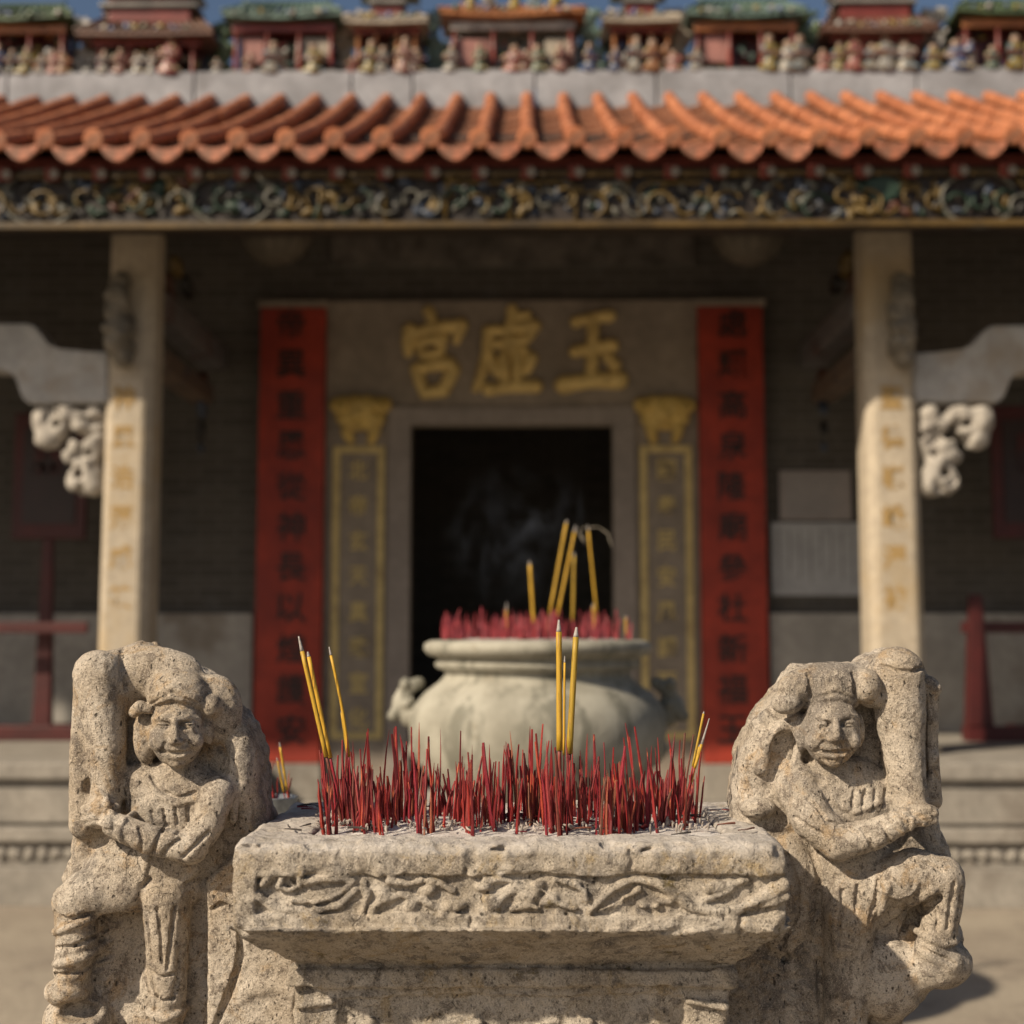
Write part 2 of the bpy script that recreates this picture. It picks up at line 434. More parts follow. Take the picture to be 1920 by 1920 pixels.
        for ax in range(3):
            a, b = [x for x in range(3) if x != ax]
            lo = [slice(None)] * 3; hi = [slice(None)] * 3
            lo[ax] = slice(0, -1); hi[ax] = slice(1, None)
            s0, s1 = ins[tuple(lo)], ins[tuple(hi)]
            E = np.argwhere(s0 != s1)
            E = E[(E[:, a] > 0) & (E[:, b] > 0) & (E[:, a] < n[a]) & (E[:, b] < n[b])]
            fl = s0[E[:, 0], E[:, 1], E[:, 2]]
            q = []
            for da, db in ((1, 1), (0, 1), (0, 0), (1, 0)):
                c = E.copy(); c[:, a] -= da; c[:, b] -= db; q.append(vid[c[:, 0], c[:, 1], c[:, 2]])
            q = np.stack(q, 1)
            if ax == 1: fl = ~fl
            q[~fl] = q[~fl][:, ::-1]
            quads.append(q)
        Q = np.concatenate(quads)
        W = fn(s.ax[0][0] + V[:, 0] * s.st, s.ax[1][0] + V[:, 1] * s.st, s.ax[2][0] + V[:, 2] * s.st)
        me = bpy.data.meshes.new(name)
        me.vertices.add(len(W)); me.vertices.foreach_set('co', W.astype(np.float32).ravel())
        me.loops.add(Q.size); me.loops.foreach_set('vertex_index', Q.ravel().astype(np.int32))
        me.polygons.add(len(Q)); me.polygons.foreach_set('loop_start', np.arange(0, Q.size, 4, dtype=np.int32))
        me.update(calc_edges=True)
        bm = bmesh.new(); bm.from_mesh(me); bmesh.ops.recalc_face_normals(bm, faces=bm.faces); bm.to_mesh(me); bm.free()
        me.polygons.foreach_set('use_smooth', [True] * len(me.polygons)); me.update()
        return me
def plane_map(Y):
    """Design units (photo pixels on the plane at distance Y, depth towards the viewer) to metres."""
    s = Y / F
    A, B = np.array(_rot)[:, 0], np.array(_rot)[:, 1]; Z = np.array(_rot)[:, 2]
    def fn(x, y, d):
        D = (x - 960)[:, None] * A + (960 - y)[:, None] * B - F * Z
        W = np.array(CAM) + D * (Y / D[:, 1])[:, None]
        W[:, 1] -= d * s
        return W
    return fn

# ------------------------------------------------------------------ lettering (built-in font outlines made solid)
_chars = {}
def char_me(ch, bold=.018, depth=.05):
    key = (ch, bold, depth)
    if key in _chars: return _chars[key]
    cu = bpy.data.curves.new('glyph', 'FONT'); cu.body = ch; cu.size = 1; cu.extrude = depth; cu.offset = bold
    cu.resolution_u = 3
    o = bpy.data.objects.new('glyph', cu); COL.objects.link(o)
    me = bpy.data.meshes.new_from_object(o.evaluated_get(bpy.context.evaluated_depsgraph_get()))
    bpy.data.objects.remove(o); bpy.data.curves.remove(cu)
    co = np.empty(len(me.vertices) * 3); me.vertices.foreach_get('co', co); co = co.reshape(-1, 3)
    if len(co):
        lo, hi = co.min(0), co.max(0); c = (lo + hi) / 2
        co = (co - c) / max(hi[0] - lo[0], hi[1] - lo[1])
        me.vertices.foreach_set('co', co.ravel()); me.update()
    me.name = 'character'; me.materials.clear()
    _chars[key] = me
    return me
def char(ch, px, py, Y, w, h, mat, parent, bold=.018, name='character', depth=.05):
    """A character facing the viewer, centred on pixel (px, py) of the plane at Y, w by h pixels."""
    me = char_me(ch, bold, depth)
    if not len(me.materials): me.materials.append(mat)
    elif me.materials[0] is not mat:
        key = (ch, bold, depth, mat.name)
        if key not in _chars:
            _chars[key] = me.copy(); _chars[key].materials.clear(); _chars[key].materials.append(mat)
        me = _chars[key]
    s = Y / F
    return obj(name, me, mat, parent, P(px, py, Y), (R(90), 0, 0), (w * s, h * s, min(w, h) * s))

# ================================================================== SETTING
g = obj('ground', mesh('ground', [(-150, -60, 0), (150, -60, 0), (150, 250, 0), (-150, 250, 0)], [(0, 1, 2, 3)]), M['ground'])
tag(g, 'pale stained stone paving of the temple courtyard', None, kind='structure')

# ================================================================== TEMPLE
XC = -.12                                   # axis of the building
T = thing('temple_hall', 'old temple hall with orange tiled roof, granite columns and dark porch', 'temple', (XC, 9, 0))
YE, YT = 7.2, 9.86                          # eave and ridge distances
ZE, ZT = PZ(261, YE), PZ(182, YT)
def roof_z(t): return ZE + (ZT - ZE) * (.86 * t + .14 * t * t)
def roof_pt(t): return YE + (YT - YE) * t, roof_z(t)
# roof deck under the tiles, and the rear slope
NS = 10
v, f = [], []
for i in range(NS + 1):
    y, z = roof_pt(.05 + .95 * i / NS)
    for x in (-6.9, 6.7): v += [(x, y, z - .105), (x, y, z - .17)]
yb = 2 * YT + .3 - YE
for (y, z) in ((YT + .3, ZT), (yb, ZE)):
    for x in (-6.9, 6.7): v += [(x, y, z - .105), (x, y, z - .17)]
n = NS + 3
for i in range(n - 1):
    a, b = 4 * i, 4 * i + 4
    f += [(a, a + 2, b + 2, b), (a + 1, b + 1, b + 3, a + 3), (a, b, b + 1, a + 1), (a + 2, a + 3, b + 3, b + 2)]
f += [(0, 1, 3, 2), (4 * n - 4, 4 * n - 2, 4 * n - 1, 4 * n - 3)]
roof = obj('roof', mesh('roof', v, f), M['roof_under'], T)
SP, NR, NT_ = .263, 18, 8
def barrel_me(r=.046, L=1.0, n=10):
    v, f = [], []
    for j, (y, rr) in enumerate(((0, r * 1.04), (L * .06, r * 1.04), (L, r * .97))):
        for k in range(n + 1):
            a = math.pi * (-.12 + 1.24 * k / n); v.append((rr * math.cos(a), y, rr * math.sin(a)))
    for j in range(2):
        for k in range(n):
            i = j * (n + 1) + k; f.append((i, i + 1, i + n + 2, i + n + 1))
    f.append(tuple(range(n + 1)))
    return mesh('barrel_tile', v, f, True)
def pan_me(w=.085, L=1.0, n=6):
    v, f = [], []
    for y in (0, L):
        for k in range(n + 1):
            u = -1 + 2 * k / n
            v.append((u * w, y, .035 * u * u - .045 + (0.014 if y == 0 else -.006)))
    m = n + 1
    for k in range(n): f.append((k, k + 1, m + k + 1, m + k))
    for k in range(n + 1): x, y, z = v[k]; v.append((x, y, z - .022))
    for k in range(n): f.append((k, 2 * m + k, 2 * m + k + 1, k + 1))
    return mesh('pan_tile', v, f, True)
segL = []
for j in range(NT_):
    (y0, z0), (y1, z1) = roof_pt(j / NT_), roof_pt((j + 1) / NT_)
    segL.append((y0, z0, math.hypot(y1 - y0, z1 - z0), math.atan2(z1 - z0, y1 - y0)))
bar, pan = barrel_me(), pan_me()
bar.materials.append(M['tile']); pan.materials.append(M['pan'])
for i in range(-NR, NR + 1):
    for (y, z, L, a) in segL:
        jx, jr = random.gauss(0, .003), random.gauss(0, .006)
        obj('barrel_tile', bar, None, roof, (i * SP + jx, y, z - .005), (a + random.gauss(0, .006), 0, jr), (1, L * 1.05, 1))
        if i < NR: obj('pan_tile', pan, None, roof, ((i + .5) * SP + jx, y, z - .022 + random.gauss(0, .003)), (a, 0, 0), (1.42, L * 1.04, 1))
# outer rows beyond the countable ones
v, f = [], []
for i in list(range(-26, -NR)) + list(range(NR + 1, 26)):
    base = len(v)
    for j in range(9):
        y, z = roof_pt(j / 8)
        for k in range(7):
            a = math.pi * k / 6; v.append((i * SP + .066 * math.cos(a), y, z + .066 * math.sin(a)))
    for j in range(8):
        for k in range(6):
            q = base + j * 7 + k; f.append((q, q + 1, q + 8, q + 7))
o = obj('outer_tile_rows', mesh('outer_tile_rows', v, f, True), M['tile'], roof); tag(o, kind='stuff')
# round end caps and drip tiles along the eave
cap = lathe_me([(.038, -.004), (.040, -.010), (.049, -.012), (.056, -.008), (.057, .02), (.050, .03)], 20, 'end_cap', False)
cap.transform(Matrix.Rotation(R(-90), 4, 'X') @ Matrix.Rotation(R(180), 4, 'X')); cap.materials.append(M['tile'])
pts = []
for k in range(13):
    u = -1 + 2 * k / 12; pts.append((u * .100, .026 * u * u - .022))
low = []
for k in range(13):
    u = 1 - 2 * k / 12; low.append((u * .100, -.018 - .082 * (1 - abs(u) ** 2)))
drip = prism_me(pts + low[1:-1], -.012, .012, 0, 'drip_tile'); drip.materials.append(M['drip'])
for i in range(-NR, NR + 1):
    obj('end_cap', cap, None, roof, (i * SP, YE - .012, ZE + random.gauss(0, .003)), (R(4), 0, 0))
    if i < NR: obj('drip_tile', drip, None, roof, ((i + .5) * SP, YE - .02, ZE - .032 + random.gauss(0, .004)), (R(-8) + random.gauss(0, .03), 0, 0))
# rafters with white painted ends under the eave
raf = box_me(-.035, .035, 0, 1.0, -.05, .02, .004, 'rafter'); raf.materials.append(M['roof_under'])
dot = prism_me([(.026 * math.cos(k * math.pi / 6), .026 * math.sin(k * math.pi / 6)) for k in range(12)], -.006, 0, 0, 'rafter_end'); dot.materials.append(M['white_dot'])
for i in range(-NR, NR + 1):
    r_ = obj('rafter', raf, None, T, (i * SP, YE + .06, ZE - .15), (math.atan2(roof_z(.3) - ZE, .3 * (YT - YE)), 0, 0))
    obj('rafter_end', dot, None, T, (i * SP + .02, YE + .058, ZE - .165))
# fascia board with gilded carving
YF = 7.34
zf0, zf1 = PZ(432, YF), PZ(320, YF)
fb = box('fascia_board', -6.6, 6.4, YF, YF + .05, zf0, zf1 + .06, M['wood_dark'], T)
M['rail'] = M_plain('tarnished_gilding', (.085, .05, .011), .5, .4, 5, .2, .004, (.035, .022, .008))
box('lower_rail', -6.6, 6.4, YF - .045, YF - .001, PZ(430, YF), PZ(418, YF), M['rail'], fb, .004)
box('upper_rail', -6.6, 6.4, YF - .035, YF - .001, PZ(334, YF), PZ(324, YF), M['rail'], fb, .004)
carve_cols = {'gold': (.12, .075, .016), 'green': (.016, .036, .022), 'blue': (.034, .046, .072), 'pale': (.11, .105, .085), 'rust': (.07, .022, .011), 'dark': (.014, .012, .010)}
carve_m = {k: M_plain('carving_' + k, c, .5, .3, 20, .2, .004) for k, c in carve_cols.items()}
def lump_me(seed, sx, sz):
    r = np.random.default_rng(seed); bm = bmesh.new()
    bmesh.ops.create_icosphere(bm, subdivisions=2, radius=1)
    ph = r.uniform(0, 6, 6); fr = r.uniform(1.5, 3.5, 6)
    for v in bm.verts:
        k = 1 + .22 * math.sin(fr[0] * v.co.x + ph[0]) * math.sin(fr[1] * v.co.z + ph[1]) + .2 * math.sin(fr[2] * 2 * v.co.x + fr[3] * v.co.z + ph[2])
        v.co = Vector((v.co.x * sx, v.co.y * .45, v.co.z * sz)) * k
    return bm_mesh('carving', bm, True)
shapes = [(1, .6), (.5, 1), (.7, .9), (1.1, .35), (.35, 1.15), (.8, .8)]
lumps = {c: [] for c in carve_m}
for c in carve_m:
    for q, (sx, sz) in enumerate(shapes[:4] if c != 'gold' else shapes):
        me = lump_me(q * 7 + len(c), sx, sz); me.materials.append(carve_m[c]); lumps[c].append(me)
def arc(cx, cy, rx, ry, a0, a1, r, mat, parent, Y, name='scroll_frame', n=18):
    pts = [P(cx + rx * math.cos(R(a0 + (a1 - a0) * k / n)), cy - ry * math.sin(R(a0 + (a1 - a0) * k / n)), Y) for k in range(n + 1)]
    return obj(name, tube_me(pts, [r] * (n + 1), 6, name), mat, parent)
YC = YF - .02
for cx, rx in ((435, 78), (1510, 76), (75, 70), (1835, 70)):
    arc(cx, 372, rx, 52, 20, 340, .012, carve_m['pale'], fb, YC)
for x0, x1 in ((600, 722), (836, 955), (958, 1080), (1200, 1330)):
    pts = [P(x0, 414, YC), P(x0, 352, YC), P(x0 + 14, 342, YC), P(x1 - 14, 342, YC), P(x1, 352, YC), P(x1, 414, YC)]
    obj('scroll_frame', tube_me(pts, [.010] * 6, 6, 'scroll_frame'), carve_m['gold'], fb)
arc(1150, 395, 50, 48, 5, 175, .012, carve_m['pale'], fb, YC)
for k in range(46):
    cx = -10 + k * 43 + random.uniform(-8, 8); q = random.uniform(14, 26); a0 = random.uniform(0, 360)
    arc(cx, 376 + random.uniform(-10, 10), q, q * .9, a0, a0 + random.uniform(160, 300), random.uniform(.007, .011), carve_m[random.choice(['gold', 'pale', 'gold', 'green'])], fb, YC - .012, 'scroll', 12)
cn = 0
for px in np.arange(-20, 1945, 13.5):
    for py in (350, 372, 394):
        if random.random() < .14: continue
        near = min(abs(px - c) for c in (300, 1645, 240))
        cs = ['gold', 'gold', 'rust', 'gold', 'green'] if near < 60 else ['blue', 'dark', 'gold', 'green', 'pale', 'dark', 'blue', 'dark']
        c = random.choice(cs); me = random.choice(lumps[c])
        if c == 'dark' and random.random() < .5: continue
        s_ = random.uniform(.028, .056); p = P(px + random.uniform(-6, 6), py + random.uniform(-8, 8), YF)
        if cn < 296:
            obj('carving', me, None, fb, (p.x, p.y - .006, p.z), (random.uniform(-.4, .4), random.uniform(-.9, .9), 0), s_); cn += 1
leaf = prism_me([(P(x, y, YF).x, P(x, y, YF).z) for x, y in ((1620, 340), (1660, 333), (1690, 345), (1680, 372), (1650, 385), (1632, 378))], YF - .03, YF, .006, 'painted_leaf')
obj('painted_leaf', leaf, carve_m['green'], fb)
# eave purlin and tie beam behind the fascia
box('eave_purlin', -6.6, 6.4, 7.52, 7.72, zf0 + .16, zf0 + .36, M['wood_dark'], T, .02)
box('architrave', -6.6, 6.4, 8.0, 8.28, PZ(418, 8.0), PZ(418, 8.0) + .55, M['wood_dark'], T, .01)
# columns
ZP = PZ(1415, 8.0)                          # platform level
def column(xc, W, pxs, side):
    y0, ch = 8.0, .05
    ring = [(-W / 2 + ch, 0), (W / 2 - ch, 0), (W / 2, ch), (W / 2, W - ch), (W / 2 - ch, W), (-W / 2 + ch, W), (-W / 2, W - ch), (-W / 2, ch)]
    z0, z1 = ZP + .16, PZ(418, 8.0) - .002
    v, f = [], []
    for z, s_ in ((z0, 1.03), (z0 + 1, 1.015), (z1, .97)):
        for x, y in ring: v.append((xc + x * s_, y0 + .15 + (y - .15) * s_, z))
    for j in range(2):
        for k in range(8): f.append((j * 8 + k, j * 8 + (k + 1) % 8, j * 8 + 8 + (k + 1) % 8, j * 8 + 8 + k))
    f += [tuple(range(8))[::-1], tuple(range(16, 24))]
    me = mesh('column', v, f); bm = bmesh.new(); bm.from_mesh(me); bmesh.ops.bevel(bm, geom=list(bm.edges), offset=.008, segments=2, affect='EDGES'); bm.to_mesh(me); bm.free()
    c = obj('column', me, M['granite_col'], T)
    b = lathe_me([(.25, 0), (.26, .03), (.24, .06), (.20, .08), (.21, .11), (.24, .13), (.22, .16)], 8, 'column_base', False)
    b.transform(Matrix.Rotation(R(22.5), 4, 'Z')); obj('column_base', b, M['granite_col'], c, (xc, 8.15, ZP))
    s_ = '神恩浩蕩威鎮北海永安' if side < 0 else '聖德巍峨澤被南天長樂'
    for i, chx in enumerate(s_):
        py = 745 + i * 75
        char(chx, pxs + (-6 if side < 0 else 6) * i * .25, py, 7.9975, 44, 48, M['gold_col'], c, .03, 'inscription', .004)
    return c
COL_L = column(-2.392, .29, 232, -1); COL_R = column(2.168, .31, 1672, 1)

def stone_beam(pts, side):
    pp = [(P(x, y, 8.0).x, P(x, y, 8.0).z) for x, y in pts]
    o = obj('shrimp_beam', prism_me(pp, 8.02, 8.24, .012, 'shrimp_beam'), M['granite_beam'], T)
    return o
XL, XR = -1050, 2980
top = [(200, 658), (108, 656), (86, 648), (73, 632), (66, 612), (52, 605)]
bot = [(28, 700), (34, 735), (44, 752), (60, 756), (200, 754)]
stone_beam(top + [(-300, 605), (-300, 690), (0, 690), (16, 692)] + bot, -1)
top = [(1716, 660), (1808, 657), (1828, 648), (1842, 632), (1850, 615), (1866, 608)]
bot = [(1896, 703), (1890, 735), (1880, 750), (1866, 754), (1716, 752)]
stone_beam(top + [(2230, 608), (2230, 694), (1925, 694), (1908, 696)] + bot, 1)
# open-work carved corbels below those beams
def corbel(pxs, mirror, seed):
    S = Sculpt(-10, 150, -10, 195, -45, 45, 4)
    r = np.random.default_rng(seed)
    for c, q in (((34, 34), (28, 30)), ((40, 66), (26, 24)), ((74, 24), (24, 20)), ((104, 44), (22, 24)), ((128, 24), (20, 22)), ((132, 70), (18, 40)), ((104, 84), (28, 22)), ((86, 100), (22, 18)), ((112, 116), (24, 22)), ((96, 148), (24, 26)), ((124, 148), (22, 30)), ((64, 54), (18, 16))):
        S.ell((c[0], c[1], r.uniform(-4, 8)), (q[0], q[1], 24), 10)
    for q in range(16):
        x, y = r.uniform(16, 136), r.uniform(10, 165)
        if y > 90 and x < 80: continue
        an = r.uniform(0, 6.28); L = r.uniform(16, 30)
        S.cut([(x, y), (x + L * .5 * math.cos(an), y + L * .5 * math.sin(an)), (x + L * math.cos(an + .9), y + L * math.sin(an + .9))], r.uniform(3, 5), 4)
    for x, y, q in ((58, 40, 8), (84, 58, 9), (96, 66, 8), (98, 132, 8), (70, 82, 7), (118, 96, 6)):
        S.cap([(x, y, -60, q), (x + 3, y + 3, 60, q)], 3, True)
    S.noise(14, 3, seed)
    pm = plane_map(8.1)
    return S.mesh('carved_corbel', lambda x, y, d: pm((pxs + x if not mirror else pxs - x), y + 755, d))
M['corbel'] = M_plain('corbel_stone', (.38, .345, .30), .8, .2, 12, .25, .006, (.22, .195, .17))
obj('carved_corbel', corbel(52, False, 3), M['corbel'], T)
obj('carved_corbel', corbel(1868, True, 4), M['corbel'], T)
M['lion'] = M_plain('dark_stone', (.17, .145, .11), .8, .35, 14, .3, .006, (.07, .062, .05))  # stone in a darker tone than the columns
# carved lion brackets on the column fronts
def lion(px0, seed):
    S = Sculpt(-20, 80, -10, 200, -30, 75, 4)
    for x, y, d, q in ((30, 20, 20, 20), (28, 45, 30, 22), (24, 75, 25, 24), (32, 105, 28, 25), (26, 135, 30, 25), (34, 160, 22, 20), (30, 90, 0, 24), (30, 140, 0, 24), (16, 50, 40, 10), (42, 60, 38, 10), (14, 110, 45, 12), (40, 125, 46, 12)):
        S.ell((x, y, d), (q * .95, q, q), 6)
    for y in (62, 92, 122): S.cap([(2, y, 52, 4), (60, y + 6, 50, 4)], 3, True)
    S.noise(12, 3, seed)
    pm = plane_map(8.0)
    return S.mesh('lion_bracket', lambda x, y, d: pm(px0 + x, y + 515, d))
obj('lion_bracket', lion(202, 8), M['lion'], COL_L); obj('lion_bracket', lion(1655, 9), M['lion'], COL_R)
# timber cross beams from the columns back to the wall, with carved brackets
for xc, sgn in ((-2.33, 1), (2.10, -1)):
    zb = [PZ(545, 8.3), PZ(595, 8.3), PZ(650, 8.3), PZ(690, 8.3)]
    M['beam_grey'] = M.get('beam_grey') or M_plain('faded_painted_beam', (.13, .12, .12), .6, .3, 8, .2, .006, (.09, .04, .03))
    M['beam_brown'] = M.get('beam_brown') or M_plain('brown_painted_beam', (.12, .085, .06), .6, .3, 8, .2, .006, (.03, .035, .05))
    box('cross_beam', xc - .09, xc + .09, 8.3, 9.96, zb[1], zb[0], M['beam_grey'], T, .02)
    box('cross_beam', xc - .08, xc + .08, 8.3, 9.6, zb[3], zb[2], M['beam_brown'], T, .02)
    for j, (yy, z, s_) in enumerate(((8.7, PZ(480, 8.5), .10), (8.5, PZ(520, 8.4), .09), (9.0, PZ(505, 8.6), .10), (9.5, PZ(705, 9.4), .09), (9.5, PZ(760, 9.4), .08), (9.5, PZ(800, 9.4), .07), (9.5, PZ(835, 9.4), .05), (8.6, PZ(570, 8.5) + .08, .07))):
        c = ['gold', 'rust', 'dark', 'rust', 'blue', 'dark', 'blue', 'rust'][j]
        obj('bracket_carving', random.choice(lumps[c]), None, T, (xc + sgn * .02, yy, z), (0, random.uniform(-1, 1), R(90) * sgn), s_)
# rear wall of the porch with the doorway
YW = 10.0
xd0, xd1 = PX(769, 9.93), PX(1150, 9.93); zd = PZ(797, 9.93)
zt = ZT - .2; ZD = PZ(1150, 9.98)
ws0, ws1 = PX(608, 9.93), PX(1312, 9.93); zs = PZ(563, 9.93)
box('brick_wall', -6.6, ws0 + .1, YW, YW + .35, 0, zt, M['brick'], T)
box('brick_wall', ws1 - .1, 6.4, YW, YW + .35, 0, zt, M['brick'], T)
box('brick_wall', ws0 + .1, ws1 - .1, YW + .003, YW + .347, zs - .05, zt, M['brick'], T)
for a, b in ((-6.5, PX(478, 9.95)), (PX(1440, 9.95), 6.3)):
    box('stone_dado', a, b, 9.93, 9.998, ZP - .45, ZD, M['granite'], T, .008)
# granite door surround
box('door_jamb', ws0, xd0, 9.93, 10.06, .12, zd, M['granite_warm'], T, .006)
box('door_jamb', xd1, ws1, 9.93, 10.06, .12, zd, M['granite_warm'], T, .006)
lint = box('door_lintel', ws0, ws1, 9.927, 10.06, zd + .002, zs, M['granite_warm'], T, .006)
M['frame_stone'] = M_plain('inner_frame_stone', (.27, .23, .20), .75, .12, 3, .15, .006)
box('door_frame', PX(726, 9.9), xd0, 9.895, 9.926, .12, PZ(762, 9.9), M['frame_stone'], T, .006)
box('door_frame', xd1, PX(1192, 9.9), 9.895, 9.926, .12, PZ(762, 9.9), M['frame_stone'], T, .006)
box('door_frame', xd0 + .001, xd1 - .001, 9.893, 9.922, zd + .002, PZ(764, 9.9), M['frame_stone'], T, .006)
box('door_sill', xd0 + .002, xd1 - .002, 9.9, 10.3, .12, .34, M['granite'], T, .01)
# three gilded characters over the door, right to left
M['gilt'] = M_plain('gilded_strokes', (.68, .50, .19), .55, .2, 12, .2, .004, (.42, .29, .10))
STROKES = {
 'palace': [[(804, 584, 9), (812, 603, 8)], [(768, 618, 10), (764, 640, 9), (766, 662, 7)], [(768, 626, 8), (815, 614, 9), (864, 610, 11), (856, 640, 6)], [(786, 642, 8), (791, 664, 7)], [(786, 641, 7), (830, 634, 9), (826, 662, 7), (791, 665, 7)], [(808, 664, 6), (803, 684, 7)],
            [(780, 692, 9), (788, 715, 9), (797, 737, 9)], [(780, 690, 8), (840, 681, 11), (851, 692, 10), (832, 732, 10), (797, 737, 9)]],
 'void': [[(960, 580, 8), (957, 612, 8)], [(960, 596, 7), (988, 592, 8)], [(914, 622, 9), (955, 617, 8), (1002, 610, 10), (992, 634, 6)], [(916, 622, 9), (914, 665, 9), (904, 700, 9), (892, 730, 6)], [(928, 646, 7), (984, 636, 8)], [(952, 622, 7), (950, 654, 7), (984, 656, 7)],
          [(946, 668, 9), (946, 716, 8)], [(970, 666, 9), (970, 716, 8)], [(922, 678, 8), (932, 700, 7)], [(996, 672, 10), (988, 696, 7)], [(916, 730, 10), (955, 726, 8), (1004, 724, 11)]],
 'jade': [[(1080, 604, 9), (1112, 596, 8), (1142, 592, 10)], [(1112, 596, 9), (1112, 650, 9), (1108, 716, 10)], [(1078, 660, 9), (1112, 652, 9), (1148, 648, 10)], [(1138, 668, 8), (1152, 684, 10)], [(1056, 722, 13), (1105, 714, 11), (1160, 712, 14)]]}
for nm, sts in STROKES.items():
    xs = [p[0] for q in sts for p in q]; ys = [p[1] for q in sts for p in q]
    Sc = Sculpt(min(xs) - 22, max(xs) + 22, min(ys) - 22, max(ys) + 22, -8, 24, 3)
    for q in sts: Sc.cap([(x_, y_, 2, r_ * 1.3) for x_, y_, r_ in q], 2)
    Sc.noise(9, .8, len(nm))
    obj('gilt_character', Sc.mesh('gilt_character', plane_map(9.92)), M['gilt'], lint)
# gold brackets and gold-lined couplet panels beside the door
def gold_bracket(pxc, seed):
    S = Sculpt(-60, 60, -10, 95, -20, 40, 4)
    S.cap([(-44, 16, 5, 15), (-15, 14, 12, 16), (15, 14, 12, 16), (44, 16, 5, 15)], 4)
    S.cap([(-34, 40, 5, 13), (0, 34, 14, 16), (34, 40, 5, 13)], 5)
    S.cap([(-26, 62, 5, 11), (-20, 80, 3, 9)], 5); S.cap([(26, 62, 5, 11), (20, 80, 3, 9)], 5); S.cap([(-24, 55, 6, 9), (24, 55, 6, 9)], 4)
    for x in (-38, -14, 14, 38): S.ell((x, 24, 22), (8, 9, 8), 4)
    S.noise(9, 2.5, seed)
    pm = plane_map(9.92)
    return S.mesh('gilt_bracket', lambda x, y, d: pm(pxc + x, 745 + y, d))
obj('gilt_bracket', gold_bracket(677, 2), M['gold'], T); obj('gilt_bracket', gold_bracket(1246, 5), M['gold'], T)
def gold_frame(x0, x1, y0, y1, w, text):
    Y = 9.92
    def b(a, c, e, g_): return box('gilt_border', PX(a, Y), PX(c, Y), Y - .006, Y + .008, PZ(g_, Y), PZ(e, Y), M['gold_dim'], T, .003)
    b(x0, x0 + w, y0, y1); b(x1 - w, x1, y0, y1); b(x0 + w, x1 - w, y0, y0 + w); b(x0 + w, x1 - w, y1 - w, y1)
    n = len(text)
    for i, c in enumerate(text):
        char(c, (x0 + x1) / 2, y0 + 45 + (y1 - y0 - 85) * i / (n - 1), Y + .004, 36, 40, M['gold_dim'], T, .02, 'gilt_inscription', .03)
gold_frame(623, 720, 836, 1386, 13, '北帝玄天真武宣化')
gold_frame(1201, 1299, 836, 1386, 13, '國泰民安風調雨順')
# painted frieze over the door
fr = box('painted_frieze', PX(615, 9.97), PX(1308, 9.97), 9.955, 9.998, PZ(498, 9.97), PZ(420, 9.97), M_plain('painted_frieze', (.13, .115, .10), .8, .5, 5, .2, .006, (.05, .042, .036)), T, .006)
# gable walls, hall interior and rear wall
box('gable_wall', -6.9, -6.6, 7.5, 13.4, 0, ZE + .05, M['brick'], T)
box('gable_wall', 6.4, 6.7, 7.5, 13.4, 0, ZE + .05, M['brick'], T)
box('rear_wall', -6.6, 6.4, 13.0, 13.3, 0, ZE + .3, M['brick'], T)
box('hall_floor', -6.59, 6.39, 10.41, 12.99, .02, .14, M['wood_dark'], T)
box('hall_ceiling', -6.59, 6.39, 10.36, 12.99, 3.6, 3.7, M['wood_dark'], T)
# raised side platforms with moulded fronts, lower floor between them
YP = 7.45
for x0, x1 in ((-6.6, -2.12), (1.92, 6.4)):
    zs_ = [PZ(y, YP) for y in (1432, 1463, 1480, 1545, 1552, 1580, 1628, 1690)]
    zz = [ZP] + [zs_[1], zs_[2], zs_[3], zs_[4], zs_[5], zs_[6], 0.0]
    ins = [0.0, .05, .02, .045, -.015, .03, -.03]
    names = ['platform_slab', 'platform_groove', 'platform_course', 'platform_groove', 'platform_moulding', 'platform_band', 'platform_footing']
    for i in range(7):
        box(names[i], x0, x1 - ins[i], YP + ins[i], 9.93, zz[i + 1] + (.001 if i < 6 else 0), zz[i], M['plinth'], T, .012 if i in (0, 4) else .004)
    zm = (zz[5] + zz[6]) / 2
    for k in range(14):     # carved band, the stretch that shows
        x = (-3.15 + k * .075) if x0 < 0 else (2.15 + k * .075)
        me = lump_me(100 + k, 1, .8); me.materials.append(M['plinth'])
        obj('band_carving', me, None, T, (x, YP + .028, zm), (0, random.uniform(-1, 1), 0), .045)
box('porch_floor', -2.10, 1.90, 7.3, 9.92, 0, .115, M['plinth'], T, .01)
box('porch_step', -2.10, 1.90, 9.55, 9.89, .116, .27, M['granite'], T, .01)
# ridge wall in blocks
ZR0, ZR1 = ZT - .12, PZ(131, 9.8)
edges = [-6.7, -3.9, PX(345, 9.8), PX(650, 9.8), PX(768, 9.8), PX(1005, 9.8), PX(1240, 9.8), PX(1500, 9.8), PX(1745, 9.8), 3.9, 6.5]
for a, b in zip(edges[:-1], edges[1:]):
    box('ridge_block', a + .006, b - .006, 9.8 + random.uniform(0, .012), 10.36, ZR0 - .2, ZR1, M['cement'], T, .012)

